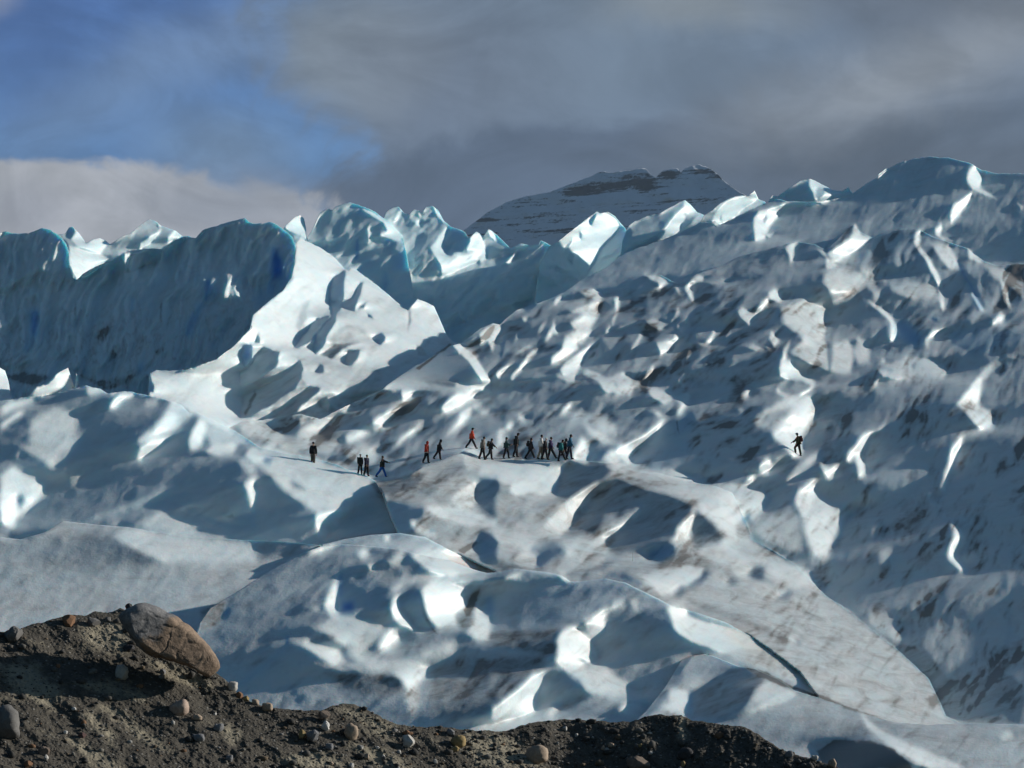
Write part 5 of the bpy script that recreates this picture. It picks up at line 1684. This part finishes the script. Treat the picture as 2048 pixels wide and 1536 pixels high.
def big_boulder():
    raw = "1010,225 1040,195 1085,160 1140,140 1170,118 1230,108 1300,130 1420,195 1550,272 1650,345 1700,400 1760,455 1810,520 1850,575 1872,620 1882,655 1860,690 1800,735 1770,742 1735,720 1690,682 1600,640 1500,610 1400,580 1280,553 1230,520 1190,484 1140,420 1100,365 1060,300 1030,262"
    pts = np.array([[float(v) for v in q.split(',')] for q in raw.split()]) / 4.267 + np.array([0, 1180])
    cx, cy = 346.0, 1278.0
    D = moraine_depth(346, 1335) - 0.75
    mpp = D / FPX
    n, rings = 140, 46
    q = pts - np.array([cx, cy])
    ang = np.arctan2(q[:, 1], q[:, 0]); rad = np.hypot(q[:, 0], q[:, 1]); o = np.argsort(ang)
    ang, rad = ang[o], rad[o]
    phi = np.linspace(-np.pi, np.pi, n, endpoint=False)
    r = np.interp(phi, np.concatenate([ang - 2 * np.pi, ang, ang + 2 * np.pi]), np.concatenate([rad] * 3))
    verts, faces = [], []

    def add(f, j, side):
        ox = math.cos(phi[j]) * r[j] * f; oy = math.sin(phi[j]) * r[j] * f
        x, z = ox * mpp, -oy * mpp
        # front: a grey flank facing left, an edge running down its left third, a broad face facing right, an undercut foot
        edge = (ox + 62) * 0.80 + (oy + 8) * -0.30
        if side < 0:
            y = -0.80 + 0.011 * max(0, -edge) + 0.0062 * max(0, edge)
            along = -ox * 0.59 + oy * 0.81           # distance below the long axis
            if along > 34:
                y += 0.016 * (along - 34)            # undercut foot
            if along < -34:
                y += 0.020 * (-34 - along)           # top, turned to the sky
            y += 0.018 * mnoise.fractal(Vector((ox / 34 + 3, oy / 22, 2.0)), 0.9, 2.0, 6)
            rid = abs(mnoise.noise(Vector((ox / 30 + oy / 60, oy / 26, 7.0))))
            y += 0.02 * max(0, 0.10 - rid) / 0.10
            y = min(y, -0.04) * (1 - f ** 11.0) ** 0.5
        else:
            y = 0.7 * (1 - f ** 2.4) ** (1 / 2.4)
        verts.append((x * (1 + 0.01 * mnoise.noise(Vector((ox / 9, oy / 9, 1)))), y, z * (1 + 0.01 * mnoise.noise(Vector((ox / 9, oy / 9, 4))))))
        return len(verts) - 1

    fs = list(1 - np.linspace(0, 1, rings + 1)[:-1] ** 1.6)
    front = [[add(f, j, -1) for j in range(n)] for f in fs]
    cf = add(0.0, 0, -1)
    back = [[add(f, j, 1) for j in range(n)] for f in fs[1::4]]
    cb = add(0.0, 0, 1)
    for a, b_ in zip(front[:-1], front[1:]):
        for j in range(n):
            faces.append((a[j], a[(j + 1) % n], b_[(j + 1) % n], b_[j]))
    seq = [front[0]] + back
    for a, b_ in zip(seq[:-1], seq[1:]):
        for j in range(n):
            faces.append((a[(j + 1) % n], a[j], b_[j], b_[(j + 1) % n]))
    for j in range(n):
        faces.append((front[-1][j], front[-1][(j + 1) % n], cf))
        faces.append((back[-1][(j + 1) % n], back[-1][j], cb))
    me = bpy.data.meshes.new('big_boulder')
    me.from_pydata(verts, [], faces)
    bm = bmesh.new(); bm.from_mesh(me)
    bmesh.ops.recalc_face_normals(bm, faces=bm.faces)
    for f in bm.faces:
        f.smooth = True
    bm.to_mesh(me); bm.free()
    me.materials.append(mat_big_boulder())
    ob = obj('boulder', me)
    ob.location = world_pt(cx, cy, D)
    set_props(ob, 'largest boulder, grey and rusty brown, leaning over the moraine crest at lower left', 'boulder')


big_boulder()


# loose gravel all over the moraine
def gravel():
    rng = np.random.RandomState(5)
    n = 4200
    px = rng.uniform(-60, 1780, n)
    T = crest_at(MORAINE, px)
    py = T + 1.0 + (1620 - T) * rng.uniform(0, 1, n) ** 1.15
    D = face_depth(MORAINE, px, py)
    X, Y, Z = world_pt(px, py, D)
    size = 0.012 + 0.016 * rng.pareto(2.6, n)
    size = np.minimum(size, 0.085)
    bm = bmesh.new(); bmesh.ops.create_icosphere(bm, subdivisions=1, radius=1.0)
    base = np.array([v.co[:] for v in bm.verts]); tri = np.array([[v.index for v in f.verts] for f in bm.faces]); bm.free()
    k = len(base)
    jit = 1 + rng.uniform(-0.28, 0.28, (n, k, 1))
    sc = np.stack([rng.uniform(.8, 1.5, n), rng.uniform(.7, 1.2, n), rng.uniform(.55, 1.0, n)], -1)[:, None, :]
    v = base[None] * jit * sc * size[:, None, None]
    a = rng.uniform(0, 6.28, n)
    c, s = np.cos(a)[:, None], np.sin(a)[:, None]
    v = np.stack([v[..., 0] * c - v[..., 1] * s, v[..., 0] * s + v[..., 1] * c, v[..., 2]], -1)
    v += np.stack([X, Y, Z + size * 0.25], -1)[:, None, :]
    f = (tri[None] + (np.arange(n) * k)[:, None, None]).reshape(-1, 3)
    m, b, p = new_mat("loose_gravel")
    at = b.node('ShaderNodeAttribute', attribute_name='paint')
    b.l.new(at.outputs['Color'], p.inputs['Base Color'])
    p.inputs['Roughness'].default_value = 0.95
    p.inputs['Specular IOR Level'].default_value = 0.15
    nz = b.noise(b.node('ShaderNodeNewGeometry').outputs['Position'], 40, 4, 0.7)
    b.put(p.inputs['Base Color'], b.mix(1.0, at.outputs['Color'], b.ramp(nz, 0.2, 0.8, 0.6, 1.3, False), 'MULTIPLY'))
    me = mesh_from_arrays('gravel', v.reshape(-1, 3), f, m, smooth=False)
    pal = np.array([(.05, .048, .045), (.075, .07, .064), (.10, .094, .085), (.16, .15, .13), (.13, .10, .07), (.22, .21, .20), (.30, .29, .27), (.17, .10, .06)])
    ch = rng.choice(len(pal), n, p=[.26, .26, .20, .11, .07, .05, .03, .02])
    point_colors(me, 'paint', np.repeat(pal[ch], k, 0))
    o = obj('gravel', me)
    set_props(o, 'loose gravel of small grey and tan stones strewn over the moraine', None, None, 'stuff')


gravel()
# ------------------------------------------------------------------ people

def skin_mesh(name, verts, edges, radii, mat, root=0, levels=1):
    """one continuous skinned surface grown round a skeleton"""
    me = bpy.data.meshes.new(name + '_skeleton')
    me.from_pydata([tuple(v) for v in verts], edges, [])
    o = bpy.data.objects.new(name + '_skeleton', me)
    C.objects.link(o)
    o.modifiers.new('skin', 'SKIN')
    sub = o.modifiers.new('sub', 'SUBSURF'); sub.levels = levels
    if not me.skin_vertices:
        bm = bmesh.new(); bm.from_mesh(me); bm.verts.layers.skin.verify(); bm.to_mesh(me); bm.free()
    sv = me.skin_vertices[0].data
    for i, r in enumerate(radii):
        sv[i].radius = r if isinstance(r, tuple) else (r, r)
        sv[i].use_root = i == root
    bpy.context.view_layer.update()
    dg = bpy.context.evaluated_depsgraph_get()
    out = bpy.data.meshes.new_from_object(o.evaluated_get(dg))
    out.name = name
    bpy.data.objects.remove(o); bpy.data.meshes.remove(me)
    for p in out.polygons:
        p.use_smooth = True
    out.materials.clear()
    out.materials.append(mat)
    return out


def blob_mesh(name, cs, mat, seg=12):
    """ellipsoids (centre, radii) joined in one mesh"""
    bm = bmesh.new()
    for c, r in cs:
        m = Matrix.Translation(c) @ Matrix.Diagonal((*r, 1))
        bmesh.ops.create_uvsphere(bm, u_segments=seg, v_segments=max(6, seg // 2 + 2), radius=1.0, matrix=m)
    for f in bm.faces:
        f.smooth = True
    me = bpy.data.meshes.new(name); bm.to_mesh(me); bm.free()
    me.materials.append(mat)
    return me


SKIN = mat_cloth((0.42, 0.25, 0.18), 0.6)
EYE = mat_cloth((0.02, 0.02, 0.02), 0.4)


def person(px, py, hpx, label, face, jacket, trousers, head, hcol, legs=(22, 20), lean=6, bow=10, arms=(20, -20), elbow=18,
           knee=(8, 18), pack=None, coat=0.0, dd=0.0, boots=(0.02, 0.018, 0.017), hem=None):
    """face: degrees, 0 = walks to the right of the photo, 90 = walks away, 180 = to the left; legs: swing of the front and rear leg"""
    D = ice_depth(px, py)
    if D > 1e8:
        D = ice_depth(px, py + 14) + 0.6
    D += dd
    H = hpx * D / FPX
    s = H / 1.75
    root = bpy.data.objects.new('person', None)
    C.objects.link(root)
    root.empty_display_size = 0.3
    set_props(root, label, 'person', 'hikers crossing the ice')

    f = lambda a: (math.sin(R(a)), -math.cos(R(a)))          # forward, up of a limb that hangs at angle a
    TH_, SH_, UA, FA = 0.43, 0.43, 0.30, 0.27
    pel = Vector((0, 0, 0.93))
    def leg(side, a, k):
        h = pel + Vector((0, side * 0.095, -0.03))
        x, z = f(a); kn = h + Vector((x * TH_, 0, z * TH_))
        x, z = f(a - k); an = kn + Vector((x * SH_, side * 0.01, z * SH_))
        return h, kn, an
    LA, LB = leg(1, legs[0], knee[0]), leg(-1, -legs[1], knee[1])
    up = lambda d, a: Vector((math.sin(R(a)) * d, 0, math.cos(R(a)) * d))
    waist = pel + up(0.14, lean * .6)
    chest = waist + up(0.26, lean)
    neck = chest + up(0.15, lean + bow * .3)
    hb = neck + up(0.07, lean + bow)
    hm = hb + up(0.10, lean + bow * .8); ht = hm + up(0.085, lean + bow * .8)
    def arm(side, a, e):
        sh = chest + up(0.10, lean) + Vector((0, side * 0.175, 0))
        x, z = f(a); el = sh + Vector((x * UA, side * 0.05, z * UA))
        x, z = f(a + e); wr = el + Vector((x * FA, side * 0.0, z * FA))
        hd = wr + Vector((x * 0.09, 0, z * 0.09))
        return sh, el, wr, hd, Vector((x, 0, z))
    AA, AB = arm(1, arms[1], elbow), arm(-1, arms[0], elbow)
    low = min(LA[2].z, LB[2].z) - 0.085
    off = Vector((0, 0, -low))

    def V(l): return [(v + off) * s for v in l]

    # body: pelvis, spine, head; legs; arms - one continuous surface
    vs = [pel, waist, chest, neck, hb, hm, ht]
    ed = [(i, i + 1) for i in range(6)]
    rr = [(.115, .15), (.10, .13), (.105, .15), (.05, .05), (.062, .056), (.085, .072), (.055, .05)]
    nose = hm + up(-0.015, lean) + Vector((0.098, 0, -0.01)); vs.append(nose); ed.append((5, 7)); rr.append(.014)
    toes = []
    for (h, k, a), (fa) in ((LA, legs[0] - knee[0]), (LB, -legs[1] - knee[1])):
        b0 = len(vs)
        pitch = max(-38, min(10, fa * 0.5))
        toe = a + Vector((0.17 * math.cos(R(pitch)), 0, -0.055 + 0.17 * math.sin(R(pitch))))
        vs += [h, k, a, toe]; toes.append((a, toe))
        ed += [(0, b0), (b0, b0 + 1), (b0 + 1, b0 + 2), (b0 + 2, b0 + 3)]
        rr += [.085, .055, .04, .03]
    for sh, el, wr, hd, d in (AA, AB):
        b0 = len(vs)
        vs += [sh, el, wr, hd]
        ed += [(2, b0), (b0, b0 + 1), (b0 + 1, b0 + 2), (b0 + 2, b0 + 3)]
        rr += [.06, .042, .028, (.018, .036)]
        side = 1 if sh.y > 0 else -1
        p = Vector((-d.z, 0, d.x))
        for q, (ln, sp) in enumerate(((.065, -.03), (.078, -.01), (.072, .01), (.055, .03))):   # four curled fingers
            k1 = hd + p * sp + d * ln * .55 + Vector((0, -side * .008, 0))
            k2 = k1 + d * ln * .4 + Vector((0, -side * .026, 0))
            m = len(vs); vs += [k1, k2]; ed += [(b0 + 3, m), (m, m + 1)]; rr += [.0095, .008]
        m = len(vs); t1 = wr + d * .045 + p * .045; t2 = t1 + d * .035 + p * .012        # thumb from the side of the palm
        vs += [t1, t2]; ed += [(b0 + 2, m), (m, m + 1)]; rr += [.011, .009]
    rr = [tuple(c * s for c in r) if isinstance(r, tuple) else r * s for r in rr]
    obj('body', skin_mesh('body', V(vs), ed, rr, SKIN), root)
    hc = (hm + off) * s
    fw = Vector((1, 0, 0))
    for y in (-.032, .032):
        obj('eye', blob_mesh('eye', [(hc + Vector((0.078 * s, y * s, 0.005 * s)), (.012 * s, .012 * s, .010 * s))], EYE, 8), root)
    obj('mouth', blob_mesh('mouth', [(hc + Vector((0.072 * s, 0, -0.065 * s)), (.012 * s, .022 * s, .006 * s))], mat_cloth((0.30, 0.10, 0.09), .6), 8), root)
    # jacket
    jm = mat_cloth(jacket)
    hip = pel + Vector((0, 0, -0.06 - coat))
    jv = [hip, waist, chest, neck + up(-.015, lean)]
    je = [(0, 1), (1, 2), (2, 3)]
    jr = [(.17, .21), (.155, .19), (.165, .205), (.085, .085)]
    for sh, el, wr, hd, d in (AA, AB):
        b0 = len(jv)
        jv += [sh, el, wr]
        je += [(2, b0), (b0, b0 + 1), (b0 + 1, b0 + 2)]
        jr += [.095, .076, .06]
    jr = [tuple(c * s * 1.16 for c in r) if isinstance(r, tuple) else r * s * 1.16 for r in jr]
    jk = obj('jacket', skin_mesh('jacket', V(jv), je, jr, jm, 1), root)
    if hem:
        hc2 = (hip + off) * s
        obj('shirt', blob_mesh('shirt', [(hc2 + Vector((0, 0, -.02 * s)), (.15 * s, .185 * s, .06 * s))], mat_cloth(hem), 12), root)
    # trousers and boots
    tm = mat_cloth(trousers)
    tv, te, tr = [pel + Vector((0, 0, .05)), pel], [(0, 1)], [(.12, .155), (.12, .16)]
    for (h, k, a) in (LA, LB):
        b0 = len(tv)
        tv += [h, k, a]
        te += [(1, b0), (b0, b0 + 1), (b0 + 1, b0 + 2)]
        tr += [.112, .088, .078]
    tr = [tuple(c * s * 1.14 for c in r) if isinstance(r, tuple) else r * s * 1.14 for r in tr]
    obj('trousers', skin_mesh('trousers', V(tv), te, tr, tm), root)
    for a, toe in toes:
        heel = a + Vector((-.035, 0, -.045)) + off
        av, tv2 = a + off, toe + off
        obj('boot', skin_mesh('boot', [(av + Vector((0, 0, .05))) * s, av * s, heel * s, tv2 * s], [(0, 1), (1, 2), (1, 3), (2, 3)],
                              [.06 * s, .058 * s, .045 * s, .042 * s], mat_cloth(boots)), root)
    # what is on the head
    hm_ = mat_cloth(hcol)
    if head == 'hood':
        obj('hood', blob_mesh('hood', [(hc + Vector((-.018 * s, 0, .01 * s)), (.122 * s, .115 * s, .145 * s)), ((hb + off) * s + Vector((-.02 * s, 0, -.03 * s)), (.11 * s, .12 * s, .08 * s))], hm_), root)
    elif head == 'cap':
        obj('cap', blob_mesh('cap', [(hc + Vector((-.008 * s, 0, .065 * s)), (.105 * s, .092 * s, .07 * s)), (hc + Vector((.11 * s, 0, .055 * s)), (.07 * s, .07 * s, .012 * s))], hm_), root)
        obj('hair', blob_mesh('hair', [(hc + Vector((-.035 * s, 0, 0)), (.08 * s, .088 * s, .10 * s))], mat_cloth((.025, .02, .017))), root)
    elif head == 'hat':
        obj('hat', blob_mesh('hat', [(hc + Vector((-.006 * s, 0, .06 * s)), (.108 * s, .098 * s, .085 * s))], hm_), root)
    else:
        parts = [(hc + Vector((-.03 * s, 0, .025 * s)), (.098 * s, .092 * s, .105 * s))]
        if head == 'long_hair':
            parts.append((hc + Vector((-.07 * s, 0, -.10 * s)), (.055 * s, .085 * s, .15 * s)))
        obj('hair', blob_mesh('hair', parts, hm_), root)
    if pack:
        c = (chest + off) * s + Vector((-.235 * s, 0, -.03 * s))
        bm = bmesh.new()
        bmesh.ops.create_cube(bm, size=1.0, matrix=Matrix.Translation(c) @ Matrix.Rotation(R(lean), 4, 'Y') @ Matrix.Diagonal((.20 * s, .30 * s, .46 * s, 1)))
        bmesh.ops.create_cube(bm, size=1.0, matrix=Matrix.Translation(c + Vector((-.11 * s, 0, -.07 * s))) @ Matrix.Diagonal((.08 * s, .22 * s, .22 * s, 1)))
        bmesh.ops.bevel(bm, geom=list(bm.edges), offset=.045 * s, segments=3, affect='EDGES', profile=.6)
        for f_ in bm.faces:
            f_.smooth = True
        me = bpy.data.meshes.new('backpack'); bm.to_mesh(me); bm.free()
        me.materials.append(mat_cloth(pack))
        bp = obj('backpack', me, root)
        for sd_ in (1, -1):
            sh = (chest + off) * s + Vector((0, sd_ * .10 * s, .12 * s))
            st = skin_mesh('strap', [sh + Vector((-.15 * s, 0, -.02 * s)), sh + Vector((.02 * s, 0, .06 * s)), sh + Vector((.15 * s, 0, -.10 * s)), sh + Vector((.02 * s, sd_ * .07 * s, -.33 * s))],
                           [(0, 1), (1, 2), (2, 3)], [.022 * s] * 4, mat_cloth(pack))
            obj('strap', st, bp)
    root.rotation_euler = (0, 0, R(face))
    x, y, z = world_pt(px, py, D)
    root.location = (x, y, z - 0.02)
    return root


BLK, DRK = (.018, .018, .021), (.028, .028, .032)
person(626, 931, 46, 'hiker in black coat and drab trousers standing behind the left ice ridge, leftmost of all', 80, BLK, (.10, .085, .07), 'hat', BLK, (4, 4), 2, 4, (8, -6), 10, (3, 5), dd=0.9)
person(720, 949, 40, 'hiker in dark olive jacket and pale cap, left one of the pair side by side', -62, (.035, .036, .03), BLK, 'hat', (.24, .21, .19), (10, 8), 3, 8, (6, -8), 12, (4, 10))
person(733, 952, 42, 'hiker in dark navy jacket, right one of the pair side by side', -40, (.018, .02, .045), BLK, 'short_hair', (.05, .04, .04), (8, 9), 3, 10, (12, -10), 14, (4, 12))
person(764, 955, 44, 'hiker in bright blue trousers and dark jacket striding with one arm stretched out', -8, (.025, .028, .022), (.012, .09, .34), 'short_hair', (.05, .035, .03), (24, 26), 4, 6, (62, -28), 12, (6, 14))
person(853, 926, 43, 'hiker in hooded red jacket with a white hem walking low on the slope', -28, (.42, .045, .025), BLK, 'hood', (.30, .03, .02), (12, 10), 5, 12, (10, -10), 18, (8, 20), hem=(.62, .58, .54))
person(878, 920, 41, 'hiker in long black coat just right of the hooded red jacket', 0, BLK, BLK, 'hood', BLK, (10, 30), 8, 24, (14, -6), 20, (4, 6), coat=.12)
person(943, 897, 43, 'hiker in bright orange red jacket and dark cap, highest of the line', 0, (.62, .07, .03), (.02, .022, .03), 'cap', BLK, (28, 26), 6, 12, (8, -22), 26, (4, 14))
person(965, 919, 46, 'hiker in taupe grey jacket looking down, next below the orange red jacket', -14, (.17, .15, .13), BLK, 'short_hair', BLK, (12, 12), 6, 26, (8, -8), 14, (6, 12))
person(981, 919, 42, 'small hiker in black with brown shoulder bag walking behind the taupe jacket', 0, BLK, BLK, 'long_hair', BLK, (10, 14), 8, 16, (34, -12), 16, (6, 30), pack=(.07, .055, .035))
person(1012, 917, 43, 'hiker in dark teal top with long dark hair, arms folded, raising a knee', 0, (.04, .085, .085), BLK, 'long_hair', BLK, (28, 12), 3, 12, (22, 12), 66, (26, 6))
person(1032, 914, 48, 'tall hiker in black jacket with head bowed, between two dark haired walkers', -6, BLK, (.02, .021, .028), 'cap', BLK, (6, 4), 5, 36, (2, -6), 12, (4, 20))
person(1061, 918, 43, 'slim hiker in black with small pack and long hair striding alone in the gap', 0, (.03, .024, .026), BLK, 'long_hair', BLK, (26, 26), 5, 12, (12, -18), 20, (6, 10), pack=BLK, coat=.06)
person(1082, 918, 48, 'hiker in white and grey jacket with beige trousers', -12, (.58, .57, .55), (.26, .22, .17), 'short_hair', BLK, (8, 10), 4, 12, (14, -22), 14, (4, 12))
person(1090, 919, 43, 'hiker in black jacket with a white cap beside the white jacket', -25, (.015, .013, .017), BLK, 'hat', (.68, .66, .62), (14, 14), 5, 12, (12, -12), 20, (6, 12), dd=-.5)
person(1101, 919, 45, 'hiker in dark purple jacket with legs in a wide stride', -20, (.05, .035, .10), BLK, 'short_hair', BLK, (30, 10), 4, 12, (14, -14), 24, (2, 6), dd=-.2)
person(1121, 922, 43, 'hiker in teal green jacket leaning forward before the last of the line', -15, (.02, .16, .17), BLK, 'cap', BLK, (30, 8), 12, 22, (12, -12), 18, (10, 8), pack=(.02, .05, .055), dd=-.2)
person(1129, 918, 42, 'hiker in black with pale bag between the teal jacket and the blue sleeve', -8, BLK, BLK, 'hood', BLK, (26, 20), 10, 18, (24, -10), 26, (8, 14), pack=(.30, .28, .28), dd=.5)
person(1139, 918, 49, 'hiker in blue jacket with long black hair, last and rightmost of the line', -12, (.03, .12, .20), (.03, .032, .045), 'long_hair', BLK, (12, 10), 8, 14, (16, -14), 18, (6, 10))
person(1598, 911, 45, 'lone hiker in olive jacket climbing the right slope with dark red backpack', 180, (.045, .045, .02), (.02, .022, .018), 'cap', (.025, .025, .06), (52, 10), 10, 8, (34, 4), 26, (62, 2), pack=(.10, .03, .03))

# thin stake standing on the ice right of the line of hikers
D = ice_depth(1265.5, 1122)
h = 17.5 * D / FPX
bm = bmesh.new()
bmesh.ops.create_cone(bm, cap_ends=True, segments=10, radius1=.016, radius2=.012, depth=h, matrix=Matrix.Translation((0, 0, h / 2)))
bmesh.ops.create_uvsphere(bm, u_segments=10, v_segments=6, radius=.018, matrix=Matrix.Translation((0, 0, h)))
me = bpy.data.meshes.new('marker_stake'); bm.to_mesh(me); bm.free()
me.materials.append(mat_cloth((.62, .60, .56), .6))
st = obj('marker_stake', me)
st.location = world_pt(1265.5, 1122.5, D)
set_props(st, 'thin pale stake standing upright on the ice below the hikers', 'stake')

# ------------------------------------------------------------------ the air between here and the far mountain
def haze():
    bm = bmesh.new()
    x0, x1, y0, y1, z0, z1 = -3200, 3200, -200, 7200, -45, 1400
    vs = [bm.verts.new(c) for c in ((x0, y0, z0), (x1, y0, z0), (x1, y1, z0), (x0, y1, z0), (x0, y0, z1), (x1, y0, z1), (x1, y1, z1), (x0, y1, z1))]
    for f in ((3, 2, 1, 0), (4, 5, 6, 7), (0, 1, 5, 4), (1, 2, 6, 5), (2, 3, 7, 6), (3, 0, 4, 7)):
        bm.faces.new([vs[i] for i in f])
    me = bpy.data.meshes.new('haze'); bm.to_mesh(me); bm.free()
    m = bpy.data.materials.new('haze_air'); m.use_nodes = True
    nt = m.node_tree; nt.nodes.clear()
    out = nt.nodes.new('ShaderNodeOutputMaterial')
    v = nt.nodes.new('ShaderNodeVolumePrincipled')
    v.inputs['Color'].default_value = (0.55, 0.75, 1.0, 1)
    v.inputs['Density'].default_value = HAZE_DENSITY
    v.inputs['Anisotropy'].default_value = 0.1
    nt.links.new(v.outputs[0], out.inputs['Volume'])
    me.materials.append(m)
    o = bpy.data.objects.new('haze', me); C.objects.link(o)
    set_props(o, 'thin pale air haze in front of the far mountain', None, None, 'stuff')


HAZE_DENSITY = 0.000024
haze()
